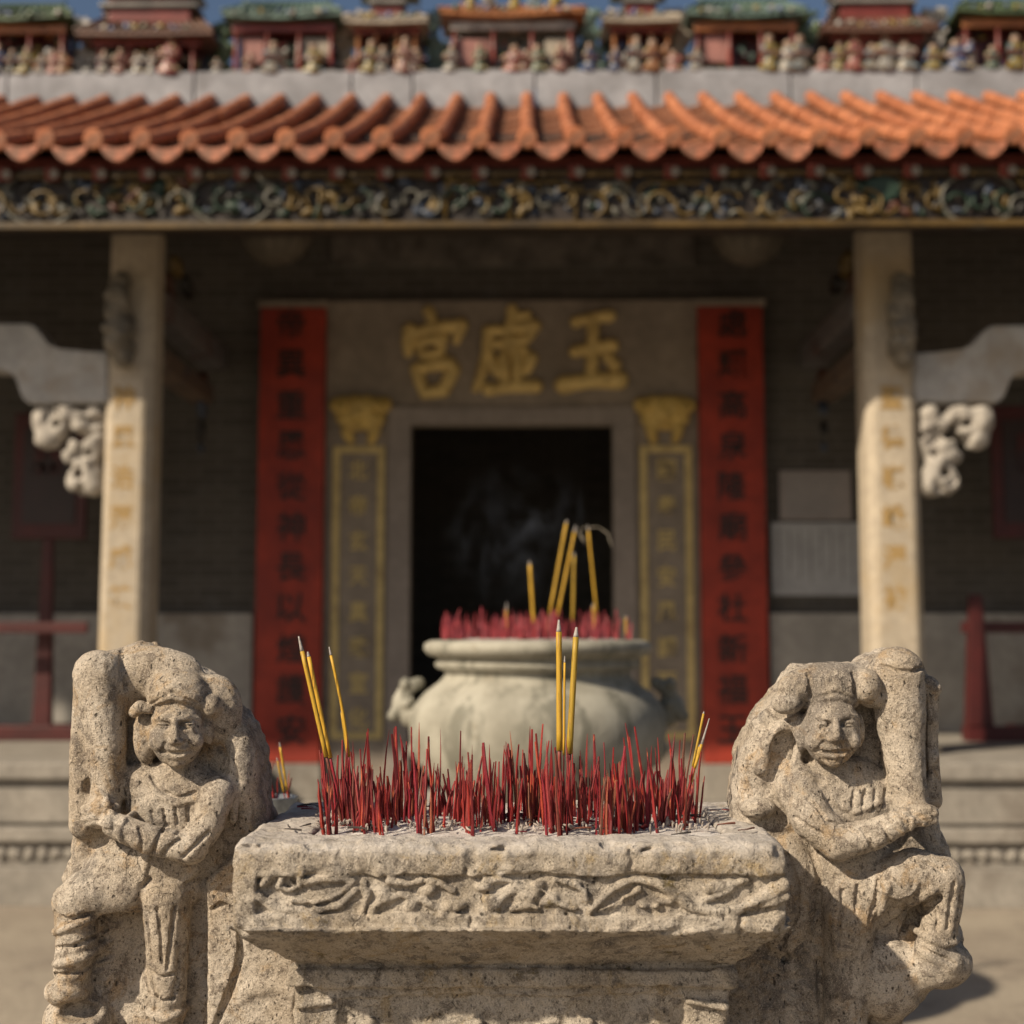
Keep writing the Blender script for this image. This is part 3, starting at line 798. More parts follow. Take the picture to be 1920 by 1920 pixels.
# ------------------------------------------------------------------ red couplet boards by the door
BL, BR = '帝異重恩從神長以煌護安', '處耀高泉隆廟參杜新福玉'
for (x0, x1, text, side) in ((481, 605, BL, 'left'), (1314, 1437, BR, 'right')):
    Y = 9.86
    lab = 'tall red couplet board with black characters beside the ' + ('door, away from the pale wall tablets' if side == 'left' else 'door and the pale wall tablets')
    b = thing('couplet_board', lab, 'board', (PX((x0 + x1) / 2, Y), Y + .02, PZ(1430, Y)), 'red couplet boards flanking the doorway')
    bx0, bx1 = PX(x0, Y), PX(x1, Y)
    box('board_panel', bx0, bx1, Y, Y + .06, PZ(1432, Y), PZ(575, Y), M['red'], b, .008)
    box('board_cap', bx0 - .02, bx1 + .02, Y - .01, Y + .075, PZ(574.5, Y), PZ(562, Y), M['granite_warm'], b, .005)
    box('board_foot', bx0 - .01, bx1 + .01, Y - .01, Y + .065, .272, PZ(1432.5, Y), M['plinth'], b, .008)
    for i, c in enumerate(text):
        py = 606 + (1368 - 606) * i / (len(text) - 1)
        char(c, (x0 + x1) / 2 + (3 if side == 'left' else -2), py, Y - .002, 56, 56, M['ink'], b, .012, 'character', .03)

# ------------------------------------------------------------------ tablets, placards, lanterns
def lined(name, x0, x1, y0, y1, Y, mat, label, lines):
    t = thing(name, label, 'tablet', (PX((x0 + x1) / 2, Y), Y + .03, PZ(y1, Y)), 'pale tablets on the brick wall')
    box('slab', PX(x0, Y), PX(x1, Y), Y, Y + .028, PZ(y1, Y), PZ(y0, Y), mat, t, .005)
    ink = M.setdefault('ink_grey', M_plain('engraved_line', (.28, .275, .27), .7, .1, 9, 0))
    for k in range(lines):
        if lines > 8: yy = y0 + 12 + (y1 - y0 - 24) * k / (lines - 1); bx = (x0 + 12, x1 - 12 - (k * 37 % 30), yy - 1.2, yy + 1.2)
        else: xx = x0 + 14 + (x1 - x0 - 28) * k / (lines - 1); bx = (xx - 2, xx + 2, y0 + 14, y1 - 14 - (k * 29 % 40))
        box('text_line', PX(bx[0], Y), PX(bx[1], Y), Y - .0015, Y + .004, PZ(bx[3], Y), PZ(bx[2], Y), ink, t)
lined('stone_tablet', 1463, 1598, 883, 976, 9.965, M['tablet_w'], 'smaller warm grey tablet hung above the wider pale tablet', 9)
lined('stone_tablet', 1446, 1612, 980, 1117, 9.96, M['tablet'], 'wide pale grey tablet under a smaller one on brick wall', 8)

def placard(xc_px, Y, pz0, pz1, py_post0, label, board_w, with_board=True, ch='肅'):
    t = thing('ceremonial_placard', label, 'placard', (PX(xc_px, Y), Y, ZP), 'red ceremonial placards on the side platforms')
    xc = PX(xc_px, Y); s = Y / F
    if with_board:
        w = board_w * s / 2
        bd = box('board', xc - w, xc + w, Y, Y + .04, PZ(pz1, Y), PZ(pz0, Y), M['red_dark'], t, .01)
        box('inner_panel', xc - w * .72, xc + w * .72, Y - .008, Y - .001, PZ(pz1 - 28, Y), PZ(pz0 + 28, Y), M['ink'], t, .003)
        char(ch, xc_px, (pz0 + pz1) / 2 - 40, Y - .012, 62, 80, M['red_dark'], t, .03, 'character', .02)
    zt_ = PZ(py_post0, Y)
    bm_ = box_me(xc - .065, xc + .065, Y - .02, Y + .05, ZP, zt_, .01, 'post', .55)
    obj('post', bm_, M['red_dark'], t)
    box('foot', xc - .16, xc + .16, Y - .16, Y + .2, ZP, ZP + .09, M['red_dark'], t, .015)
placard(90, 9.3, 772, 1010, 1010, 'dark red placard board on a post behind the left granite column', 140)
placard(1938, 9.3, 762, 1010, 1010, 'dark red placard board on a post behind the right granite column', 146, ch='靜')
def rack(x0, x1, Y, label, post_at):
    t = thing('placard_rack', label, 'rack', (PX((x0 + x1) / 2, Y), Y, ZP), 'red wooden racks on the side platforms')
    a, b = PX(x0, Y), PX(x1, Y)
    box('top_rail', a, b, Y, Y + .04, PZ(1187, Y), PZ(1166, Y), M['red_dark'], t, .006)
    box('bottom_rail', a, b, Y - .02, Y + .1, ZP, ZP + .10, M['red_dark'], t, .01)
    for px in post_at:
        xx = PX(px, Y)
        obj('post', box_me(xx - .085, xx + .085, Y - .03, Y + .07, ZP + .1, PZ(1115, Y), .008, 'post', .5), M['red_dark'], t)
rack(-150, 168, 9.05, 'low dark red rail rack beside the left placard', (-110,))
rack(1800, 2120, 9.05, 'low dark red rail rack with tapered post near the right column', (1826, 2090))
M['lantern'] = M_plain('lantern_paper', (.12, .10, .075), .7, .25, 6, .15, .006)
for px in (515, 1405):
    Y = 9.0
    c = P(px, 428, Y)
    t = thing('porch_lantern', 'large round dusky lantern hung under the porch roof ' + ('by the left couplet board' if px < 900 else 'by the right couplet board'), 'lantern', (c.x, c.y, c.z - .26), 'round lanterns under the porch roof')
    v = []
    prof = [(.26 * math.cos(a) + .001, .25 * math.sin(a)) for a in np.linspace(-1.35, 1.35, 15)]
    obj('shade', lathe_me(prof, 28, 'shade'), M['lantern'], t, c)
    for k in range(14):
        a = 2 * math.pi * k / 14
        obj('rib', tube_me([(c.x + r * 1.01 * math.cos(a), c.y + r * 1.01 * math.sin(a), c.z + z) for r, z in prof[::2]], [.004] * 8, 5, 'rib'), M['wood_dark'], t)
    obj('cord', tube_me([(c.x, c.y, c.z + .24), (c.x, c.y, roof_z((c.y - YE) / (YT - YE)) - .15)], [.008, .008], 6, 'cord'), M['wood_dark'], t)

# ------------------------------------------------------------------ ceramic ridge ornaments
def glaze(name, c, rough=.4):
    c = tuple(x * .74 for x in c)
    return M_plain('glaze_' + name, c, rough, .22, 9, .1, .004, tuple(x * .45 for x in c))
G_COL = dict(green=(.10, .15, .075), teal=(.14, .215, .18), yellow=(.40, .29, .06), ochre=(.42, .17, .06), red=(.22, .045, .035), maroon=(.10, .022, .02), cream=(.44, .38, .30), pink=(.42, .20, .17),
     rose=(.45, .13, .11), blue=(.10, .14, .30), grey=(.25, .24, .22), brown=(.17, .09, .06), white=(.46, .44, .41), sky=(.25, .34, .42), dark=(.025, .022, .02))
G = {k: glaze(k, c) for k, c in G_COL.items()}
YR = 10.0
def rx(px): return PX(px, YR, 60)
def rz(py): return PZ(py, YR)
ZB = ZR1
def mini_roof(name, xa, xb, ztop, zbot, depth, mat, parent, over=.0, tile=True, lift=.03):
    """Small hipped roof with upturned corners, rows of tile and a ridge bar."""
    xm0, xm1 = xa + (xb - xa) * .16, xb - (xb - xa) * .16
    bm = bmesh.new(); yc = YR
    low = [(xa, yc - depth), (xa + (xb - xa) * .25, yc - depth), ((xa + xb) / 2, yc - depth), (xb - (xb - xa) * .25, yc - depth), (xb, yc - depth), (xb, yc + depth), (xa, yc + depth)]
    lv = [bm.verts.new((x, y, zbot + (lift if i in (0, 4, 5, 6) else (0 if i == 2 else lift * .2)))) for i, (x, y) in enumerate(low)]
    lu = [bm.verts.new((v.co.x, v.co.y, v.co.z - .03)) for v in lv]
    t0, t1 = bm.verts.new((xm0, yc, ztop)), bm.verts.new((xm1, yc, ztop))
    bm.faces.new((lv[0], lv[1], lv[2], t0)); bm.faces.new((lv[2], t1, t0)); bm.faces.new((lv[2], lv[3], lv[4], t1))
    bm.faces.new((lv[4], lv[5], t1)); bm.faces.new((lv[5], lv[6], t0, t1)); bm.faces.new((lv[6], lv[0], t0))
    for i in range(7): bm.faces.new((lv[i], lu[i], lu[(i + 1) % 7], lv[(i + 1) % 7]))
    bm.faces.new(lu)
    r = obj(name, bm_mesh(name, bm), mat, parent)
    obj('ridge_bar', tube_me([(xm0 - .03, yc, ztop + .035), (xm0, yc, ztop + .01), (xm1, yc, ztop + .01), (xm1 + .03, yc, ztop + .035)], [.014, .018, .018, .014], 6), mat, r)
    if tile:
        n = max(5, int((xb - xa) / .06))
        for k in range(n + 1):
            u = k / n; x0_ = xa + (xb - xa) * u; x1_ = xm0 + (xm1 - xm0) * u
            zl = zbot + lift * (2 * abs(u - .5)) ** 2
            obj('tile_row', tube_me([(x0_, yc - depth - .006, zl + .005), (x1_, yc - .02, ztop - .005)], [.014, .011], 6), mat, r)
    return r
def pavilion(x0, x1, y_eave, y_top, roofm, wallm, band, label, kind='box', panels=()):
    xa, xb = rx(x0), rx(x1); ze, ztp = rz(y_eave), rz(y_top)
    t = thing('ceramic_pavilion', label, 'ornament', ((xa + xb) / 2, YR, ZB), 'ceramic pavilions along the roof ridge')
    w = xb - xa; ins = .10 * w if kind == 'box' else .16 * w
    box('back_wall', xa + ins, xb - ins, YR, YR + .14, ZB, ze - .031, wallm, t, .004)
    box('floor_slab', xa + ins * .6, xb - ins * .6, YR - .17, YR + .16, ZB + .0005, ZB + .022, G['grey'], t, .004)
    npil = 4 if w > .7 else 2
    for k in range(npil):
        x = xa + ins + (w - 2 * ins) * (k + .0) / (npil - 1)
        obj('pillar', lathe_me([(.026, 0), (.026, .02), (.017, .03), (.017, .95), (.025, .97), (.025, 1)], 8, 'pillar'), G['red'], t, (x, YR - .13, ZB + .022), None, (1, 1, max(.05, ze - .03 - ZB - .022)))
    box('eave_band', xa + ins * .7, xb - ins * .7, YR - .15, YR - .115, ze - .10, ze - .03, band, t, .006)
    for (p0, p1, q0, q1, m) in panels:
        box('panel', rx(p0), rx(p1), YR - .10, YR - .06, rz(q1), rz(q0), m, t, .006)
    mini_roof('roof', xa, xb, ztp, ze, .22, roofm, t)
    return t
pavilion(-75, 152, 50, 8, G['green'], G['maroon'], G['ochre'], 'green roofed ceramic pavilion with ochre band, far left of the ridge')
pavilion(428, 648, 50, 6, G['teal'], G['maroon'], G['red'], 'teal roofed ceramic pavilion beside the brown tiered one, left of centre', panels=((455, 500, 78, 127, G['pink']), (560, 628, 80, 127, G['cream'])))
pavilion(1282, 1502, 52, 6, G['teal'], G['maroon'], G['ochre'], 'teal roofed ceramic pavilion with one pink panel, right of centre', panels=((1316, 1362, 76, 129, G['pink']),))
pavilion(1778, 2000, 48, 10, G['green'], G['maroon'], G['ochre'], 'green roofed ceramic pavilion with ochre band, far right of the ridge')
pavilion(828, 1096, 48, 16, G['ochre'], G['grey'], G['white'], 'wide ceramic pavilion with orange roof and pale panels at mid ridge', panels=((848, 918, 82, 133, G['pink']), (1022, 1080, 82, 133, G['cream'])))
def tiered(x0, x1, label, big):
    xa, xb = rx(x0), rx(x1); w = xb - xa; xm = (xa + xb) / 2
    t = thing('ceramic_tower', label, 'ornament', (xm, YR, ZB), 'tiered ceramic towers along the roof ridge')
    ze = rz(82 if big else 62)
    box('body', xm - w * .36, xm + w * .36, YR, YR + .15, ZB, ze - .02, G['maroon'], t, .004)
    for k in (-1, -.38, .38, 1):
        obj('pillar', lathe_me([(.022, 0), (.016, .03), (.016, .97), (.024, 1)], 8, 'pillar'), G['red'] if big else G['ochre'], t, (xm + k * w * .34, YR - .14, ZB), None, (1, 1, ze - .02 - ZB))
    box('eave_band', xm - w * .40, xm + w * .40, YR - .16, YR - .12, ze - .07, ze - .02, G['red'], t, .006)
    mini_roof('lower_roof', xa, xb, rz(30 if big else 26), ze, .24, G['brown'] if big else G['cream'], t, lift=.01)
    z2 = rz(30 if big else 26)
    box('upper_body', xm - w * (.30 if big else .18), xm + w * (.30 if big else .18), YR - .10, YR + .10, z2 - .10, z2 + .16, G['red'], t, .006)
    box('upper_band', xm - w * (.36 if big else .22), xm + w * (.36 if big else .22), YR - .13, YR + .13, z2 + .03, z2 + .065, G['grey'], t, .006)
    mini_roof('upper_roof', xm - w * .36, xm + w * .36, z2 + .34, z2 + .16, .18, G['grey'] if big else G['teal'], t)
tiered(160, 412, 'wide brown tiered ceramic tower with rose figure, left part of ridge', True)
tiered(1528, 1742, 'wide brown tiered ceramic tower with pink and yellow figures, right part of ridge', True)
tiered(652, 806, 'slim cream roofed ceramic tower left of the orange pavilion', False)
tiered(1126, 1272, 'slim cream roofed ceramic tower right of the orange pavilion', False)
rel = {}
for c in ('rose', 'yellow', 'teal', 'blue', 'cream', 'green', 'white', 'ochre', 'dark', 'grey'):
    for q in range(3):
        me = lump_me(200 + q * 5 + len(c), *[(1, .7), (.55, 1.1), (.8, .9)][q]); me.materials.append(G[c]); rel[(c, q)] = me
hosts = [o for o in bpy.data.objects if o.name.startswith(('ceramic_pavilion', 'ceramic_tower'))]
for hst in hosts:
    w_ = [c for c in hst.children if c.name.startswith(('back_wall', 'body'))][0]
    bbx = [v.co for v in w_.data.vertices]; xa_, xb_ = min(v.x for v in bbx), max(v.x for v in bbx); zt_ = max(v.z for v in bbx)
    for k in range(int((xb_ - xa_) * 34)):
        me = rel[(random.choice(['rose', 'yellow', 'teal', 'blue', 'cream', 'green', 'white', 'ochre', 'dark', 'dark', 'dark', 'grey']), random.randrange(3))]
        obj('relief', me, None, hst, (random.uniform(xa_, xb_), YR - random.uniform(.01, .07), random.uniform(ZB + .03, zt_ - .05)), (0, random.uniform(-1.5, 1.5), 0), random.uniform(.022, .048))
    for k in range(12):
        me = rel[(random.choice(['yellow', 'teal', 'sky' if ('sky', 0) in rel else 'blue', 'cream', 'green', 'white', 'blue']), random.randrange(3))]
        zr = max((hst.matrix_world @ v.co).z for c in hst.children if 'roof' in c.name for v in c.data.vertices) if False else zt_
        obj('roof_finial', me, None, hst, (xa_ + (xb_ - xa_) * (k + random.uniform(0, 1)) / 12, YR - .23 + random.uniform(-.01, .01), zt_ + .045 + random.uniform(0, .03)), (0, random.uniform(-1, 1), 0), random.uniform(.014, .030))
# little glazed figures standing before the pavilions
def figure_me(seed):
    S = Sculpt(-24, 24, -66, 4, -20, 20, 3.0)
    r = np.random.default_rng(seed); ln = r.uniform(-4, 4)
    S.cap([(0, 0, 0, 15), (0, -18, 0, 11), (ln * .4, -36, 0, 10.5)], 4)
    S.cap([(ln * .4, -36, 0, 11), (ln * .5, -43, 0, 8)], 4); S.ell((ln * .6, -54, 1), (6.5, 8, 7), 2)
    S.ell((ln * .6, -60, -1), (6, 5, 6), 2)
    S.cap([(-9, -40, 0, 5), (-13, -28, 6, 5), (-4, -26, 11, 4)], 3)
    if seed % 2: S.cap([(9, -40, 0, 5), (15, -34, 4, 4.5), (17, -50, 6, 4)], 3)
    else: S.cap([(9, -40, 0, 5), (13, -28, 6, 5), (4, -25, 11, 4)], 3)
    S.cap([(-14, -3, 4, 5), (14, -3, 4, 5)], 5)
    S.noise(8, 1.0, seed)
    def fn(x, y, d): return np.stack([x / 62, -d / 62, -y / 62], 1)
    return S.mesh('figurine', fn)
figs = [figure_me(s_) for s_ in (2, 4, 6, 8, 10, 12, 3, 14)]
_fm = {}
_fmat = {}
def fig_mat(c):
    """Glazed robe with a paler head, dark hair and a sash."""
    if c in _fmat: return _fmat[c]
    base = tuple(x * .5 for x in G_COL[c]); t = NT('figure_' + c)
    z = t.n('ShaderNodeSeparateXYZ'); t.set(z.inputs[0], t.co)
    zz = t.math('ADD', z.outputs[2], t.math('MULTIPLY', t.math('SUBTRACT', t.noise(9, 3), .5), .18))
    cc = t.mix(t.ramp(t.noise(6, 4), .42, .58), base, tuple(min(1, x * .45 + .02) for x in base))
    cc = t.mix(t.ramp(t.noise(5, 2), .56, .6), cc, (.30, .25, .14) if c not in ('yellow', 'cream') else (.10, .16, .20))
    cc = t.mix(t.math('MULTIPLY', t.ramp(zz, .40, .43), t.ramp(zz, .52, .49)), cc, (.10, .035, .03))
    cc = t.mix(t.ramp(zz, .76, .80), cc, (.24, .155, .105)); cc = t.mix(t.ramp(zz, .93, .97), cc, (.03, .028, .026))
    _fmat[c] = t.done(cc, .4); return _fmat[c]
def figurine(px, h, c, label, Yo=-.16):
    i = (px // 7) % 8
    k = (i, c)
    if k not in _fm: _fm[k] = figs[i].copy(); _fm[k].materials.append(fig_mat(c))
    o = obj('ceramic_figurine', _fm[k], None, None, (rx(px), YR + Yo, ZB + .0), (0, 0, random.uniform(-.4, .4)), (h * YR / F * random.uniform(1.1, 1.7), h * YR / F * 1.1, h * YR / F * random.uniform(.95, 1.25)))
    tag(o, label, 'figurine', 'ceramic figures along the roof ridge')
place = [(15, 50, 'blue', 'green roofed pavilion at the left end'), (42, 42, 'dark', 'green roofed pavilion at the left end'), (66, 52, 'yellow', 'green roofed pavilion at the left end'), (98, 40, 'white', 'green roofed pavilion at the left end'), (118, 48, 'rose', 'green roofed pavilion at the left end'), (134, 46, 'ochre', 'green roofed pavilion at the left end'),
         (212, 48, 'cream', 'brown tower on the left'), (240, 50, 'pink', 'brown tower on the left'), (272, 44, 'white', 'brown tower on the left'), (298, 40, 'cream', 'brown tower on the left'), (330, 68, 'rose', 'brown tower on the left'), (418, 28, 'white', 'gap between brown tower and teal pavilion'),
         (522, 56, 'cream', 'left teal pavilion'), (596, 58, 'yellow', 'left teal pavilion'), (478, 40, 'pink', 'left teal pavilion'),
         (668, 34, 'rose', 'left slim tower'), (700, 58, 'yellow', 'left slim tower'), (722, 48, 'cream', 'left slim tower'), (762, 62, 'pink', 'left slim tower'), (782, 48, 'maroon', 'left slim tower'),
         (848, 54, 'white', 'orange roofed pavilion'), (902, 52, 'green', 'orange roofed pavilion'), (962, 54, 'rose', 'orange roofed pavilion'), (986, 44, 'red', 'orange roofed pavilion'), (1008, 50, 'green', 'orange roofed pavilion'), (1052, 54, 'pink', 'orange roofed pavilion'), (1104, 46, 'blue', 'gap between orange pavilion and slim tower'),
         (1150, 44, 'blue', 'right slim tower'), (1188, 58, 'cream', 'right slim tower'), (1222, 56, 'ochre', 'right slim tower'), (1258, 42, 'rose', 'right slim tower'),
         (1300, 44, 'white', 'right teal pavilion'), (1436, 60, 'yellow', 'right teal pavilion'), (1466, 56, 'cream', 'right teal pavilion'), (1492, 58, 'grey', 'right teal pavilion'),
         (1534, 44, 'rose', 'brown tower on the right'), (1562, 48, 'yellow', 'brown tower on the right'), (1592, 60, 'rose', 'brown tower on the right'), (1626, 54, 'cream', 'brown tower on the right'), (1650, 62, 'white', 'brown tower on the right'), (1684, 56, 'cream', 'brown tower on the right'), (1738, 50, 'yellow', 'gap between brown tower and green pavilion'),
         (1780, 58, 'blue', 'green roofed pavilion at the right end'), (1806, 30, 'white', 'green roofed pavilion at the right end'), (1844, 48, 'teal', 'green roofed pavilion at the right end'), (1890, 60, 'yellow', 'green roofed pavilion at the right end'), (1914, 40, 'pink', 'green roofed pavilion at the right end')]
cname = dict(cream='cream', pink='pale pink', rose='rose red', white='white', blue='blue', yellow='yellow', dark='black', ochre='orange', maroon='dark red', green='green', red='red', grey='grey', teal='teal')
_seen = {}
for px, h, c, where in place:
    if (c, where) in _seen: where = where + (', taller' if h > _seen[(c, where)] else ', shorter') + ' of two'
    _seen[(c, where)] = h
    figurine(px, h, c, f'small {cname[c]} glazed figure standing before the {where}')
# glazed flower and cloud sprays filling the gaps, against the sky
def spray_me(seed, w, h):
    S = Sculpt(-w, w, -h, 6, -22, 22, 4)
    r = np.random.default_rng(seed)
    S.cap([(0, 4, 0, 8), (r.uniform(-6, 6), -h * .5, 0, 6), (r.uniform(-8, 8), -h * .85, 0, 5)], 4)
    for k in range(int(w * h / 110)):
        y = -r.uniform(.12, .95) * h; x = r.uniform(-.85, .85) * w; q = r.uniform(6, 11)
        S.cap([(x * .2, y * .9, 0, 3.2), (x, y, r.uniform(-8, 8), q * .5)], 2)
        S.ell((x, y, r.uniform(-8, 10)), (q, q, q * .7), 2)
    S.noise(7, 1.6, seed)
    return S.mesh('glazed_spray', lambda x, y, d: np.stack([x, -d, -y], 1) * (YR / F))
for i, (px, w, h, c, lab) in enumerate(((818, 26, 158, 'teal', 'tall teal glazed flower spray left of the orange pavilion'), (1112, 26, 158, 'teal', 'tall teal glazed flower spray right of the orange pavilion'),
        (646, 26, 150, 'cream', 'cream glazed cloud spray between teal pavilion and slim tower, left'), (1276, 26, 150, 'cream', 'cream glazed cloud spray between slim tower and teal pavilion, right'),
        (162, 28, 150, 'white', 'white curling glazed spray beside the left green pavilion'), (420, 28, 150, 'green', 'green glazed spray beside the left teal pavilion'),
        (1514, 28, 150, 'green', 'green glazed spray beside the right teal pavilion'), (1756, 28, 150, 'white', 'white curling glazed spray beside the right green pavilion'))):
    o = obj('glazed_spray', spray_me(20 + i, w, h), G[c], None, (rx(px), YR + .05, ZB)); tag(o, lab, 'ornament', 'glazed sprays along the roof ridge')
back = [(-20, 'teal', 'green roofed pavilion at the left end'), (60, 'green', 'green roofed pavilion at the left end'), (120, 'sky', 'green roofed pavilion at the left end'), (200, 'grey', 'brown tower on the left'), (290, 'teal', 'brown tower on the left'), (370, 'sky', 'brown tower on the left'), (470, 'green', 'left teal pavilion'), (545, 'yellow', 'left teal pavilion'), (610, 'sky', 'left teal pavilion'),
        (690, 'green', 'left slim tower'), (770, 'blue', 'left slim tower'), (860, 'teal', 'orange roofed pavilion'), (940, 'blue', 'orange roofed pavilion'), (1020, 'green', 'orange roofed pavilion'), (1075, 'sky', 'orange roofed pavilion'), (1150, 'teal', 'right slim tower'), (1240, 'sky', 'right slim tower'), (1330, 'green', 'right teal pavilion'), (1400, 'yellow', 'right teal pavilion'), (1470, 'sky', 'right teal pavilion'),
        (1550, 'blue', 'brown tower on the right'), (1640, 'teal', 'brown tower on the right'), (1715, 'grey', 'brown tower on the right'), (1800, 'green', 'green roofed pavilion at the right end'), (1880, 'blue', 'green roofed pavilion at the right end'), (1940, 'teal', 'green roofed pavilion at the right end')]
for i, (px, c, where) in enumerate(back):
    hh = random.uniform(128, 172)
    o = obj('glazed_spray', spray_me(60 + i, random.uniform(26, 38), hh), G[c], None, (rx(px), YR + .20, ZB)); tag(o, f'tall {cname.get(c, "pale blue")} glazed foliage spray behind the {where}', 'ornament', 'glazed foliage behind the pavilions')
for i, (px, c) in enumerate(((880, 'yellow'), (915, 'white'), (960, 'yellow'), (1000, 'sky'), (1040, 'yellow'))):
    o = obj('glazed_spray', spray_me(40 + i, 18, 34), G[c], None, (rx(px), YR, rz(16) + .01)); tag(o, f'small {cname.get(c, "pale blue")} glazed flower tuft on top of the orange pavilion', 'ornament', 'flower tufts on the orange pavilion')

# ================================================================== BACKGROUND URN
YU = 4.7
su = YU / F
uc = P(1008, 1200, YU); ZU = lambda py: PZ(py, YU)
prof_px = [(120, 1520), (150, 1505), (190, 1470), (222, 1425), (236, 1385), (238, 1350), (230, 1322), (210, 1298), (186, 1280), (174, 1268), (172, 1258), (188, 1252), (192, 1244), (186, 1237), (190, 1232), (204, 1228), (212, 1218), (211, 1207), (200, 1201), (188, 1200), (182, 1208)]
U = thing('stone_urn', 'pale bulbous stone incense urn with carved lugs behind the burner', 'urn', (uc.x, YU, ZU(1560)))
um = M['urn']
def M_urn():
    t = NT('urn_stone')
    c = t.mix(t.ramp(t.noise(6, 5, .65), .35, .65), (.24, .225, .18), (.36, .34, .28))
    st = t.noise(9, 5, .7, t.scaled((1, 1, .22)))
    c = t.mix(t.ramp(st, .48, .60, 0, .85), c, (.14, .135, .105))
    c = t.mix(t.ramp(t.noise(14, 4, .7), .60, .7, 0, .5), c, (.20, .17, .12))
    return t.done(c, .82, t.bump(t.noise(60, 5, .7), .4, .006))
M['urn'] = M_urn()
bowl = lathe_me([(r * su, ZU(y) - ZU(1560)) for r, y in prof_px], 64, 'bowl')
obj('bowl', bowl, M['urn'], U, (uc.x, YU, ZU(1560)))
def lug(mirror, seed):
    S = Sculpt(-75, 30, -80, 95, -45, 45, 4)
    S.cap([(20, 10, 0, 30), (-20, 0, 0, 26), (-38, -18, 0, 20)], 8)
    S.cap([(-38, -18, 0, 20), (-30, -48, 5, 15), (-8, -58, 5, 12)], 6)
    S.cap([(-45, -10, 8, 13), (-56, 2, 10, 12)], 5); S.ell((-34, -58, 16), (10, 11, 10), 4); S.ell((-34, -58, -16), (10, 11, 10), 4)
    S.cap([(10, 40, 0, 26), (-10, 62, 0, 20), (-2, 80, 0, 14)], 8); S.ell((-30, -20, 22), (8, 8, 8), 3); S.ell((-12, -30, 22), (9, 7, 8), 3)
    S.cap([(-10, -34, -40, 9), (-10, -34, 40, 9)], 4, True)
    S.noise(12, 2.5, seed)
    k = -1 if mirror else 1
    return S.mesh('lug', lambda x, y, d: np.stack([uc.x + k * (x - 212) * su, YU - d * su, ZU(1340) - y * su], 1))
obj('lug', lug(False, 1), M['urn'], U); obj('lug', lug(True, 2), M['urn'], U)
for a in (90, 210, 330):
    x, y = uc.x + .26 * math.cos(R(a)), YU + .26 * math.sin(R(a))
    obj('foot', tube_me([(x, y, ZU(1440)), (x, y, ZU(1500)), (x + .02 * math.cos(R(a)), y + .02 * math.sin(R(a)), ZU(1560))], [.09, .07, .085], 10, 'foot'), M['urn'], U)
def ash_me(x0, x1, y0, y1, z, amp, nx, ny, seed, ellipse=False, name='ash'):
    r = np.random.default_rng(seed); v, f = [], []
    c1 = r.uniform(-1, 1, (nx // 6 + 3, ny // 6 + 3)); c2 = r.uniform(-1, 1, (nx // 2 + 3, ny // 2 + 3))
    def smp(c, u, w):
        i, j = int(u), int(w); a, b = u - i, w - j
        return (c[i, j] * (1 - a) + c[i + 1, j] * a) * (1 - b) + (c[i, j + 1] * (1 - a) + c[i + 1, j + 1] * a) * b
    for i in range(nx + 1):
        for j in range(ny + 1):
            u, w = i / nx, j / ny; x, y = x0 + (x1 - x0) * u, y0 + (y1 - y0) * w
            if ellipse:
                ex, ey = 2 * u - 1, 2 * w - 1
                x = (x0 + x1) / 2 + (x1 - x0) / 2 * ex * math.sqrt(1 - ey * ey / 2); y = (y0 + y1) / 2 + (y1 - y0) / 2 * ey * math.sqrt(1 - ex * ex / 2)
            e = min(u, 1 - u, w, 1 - w); k = min(1, e * 6)
            v.append((x, y, z + amp * (smp(c1, i / 6, j / 6) + .5 * smp(c2, i / 2, j / 2)) * (.25 + .75 * k) + amp * 1.2 * k))
    for i in range(nx):
        for j in range(ny):
            a = i * (ny + 1) + j; f.append((a, a + ny + 1, a + ny + 2, a + 1))
    return mesh(name, v, f, True)
ru = 196 * su
obj('ash', ash_me(uc.x - ru, uc.x + ru, YU - ru, YU + ru, ZU(1204), .006, 36, 36, 5, True), M['ash'], U)
tag(box('urn_pedestal', uc.x - .42, uc.x + .42, YU - .42, YU + .42, 0, ZU(1560), M['plinth'], None, .02), 'square stone pedestal under the pale urn', 'pedestal')

# ================================================================== INCENSE
def stub_me(seed, n=5):
    r = np.random.default_rng(seed); N = 5
    bx, by = r.uniform(-.05, .05, 2); pts, rad = [], []
    for k in range(N):
        u = k / (N - 1); pts.append((bx * u * u + r.uniform(-.008, .008), by * u * u + r.uniform(-.008, .008), u))
        rad.append(.020 * (1.1 - .35 * u) * r.uniform(.85, 1.15) if k < N - 1 else .020 * r.choice([.12, .3, .6]))
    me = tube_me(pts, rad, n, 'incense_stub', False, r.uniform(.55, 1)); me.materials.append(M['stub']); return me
stubs = [stub_me(s_) for s_ in range(14)]
ZA = PZ(1588, 1.75) + .004                  # ash level of the carved burner
LAB = 'thin burnt-down red incense stick standing in the ash of the carved burner'
GRP = 'red incense stubs in the carved burner'
clumps = []
for k in range(38):
    x = 622 + (1290 - 622) * (k + random.uniform(-.4, .4)) / 37
    clumps.append((x, random.choice([1.86, 1.89, 1.93, 1.97, 2.02]), random.uniform(.78, 1.2)))
stub_extra = []
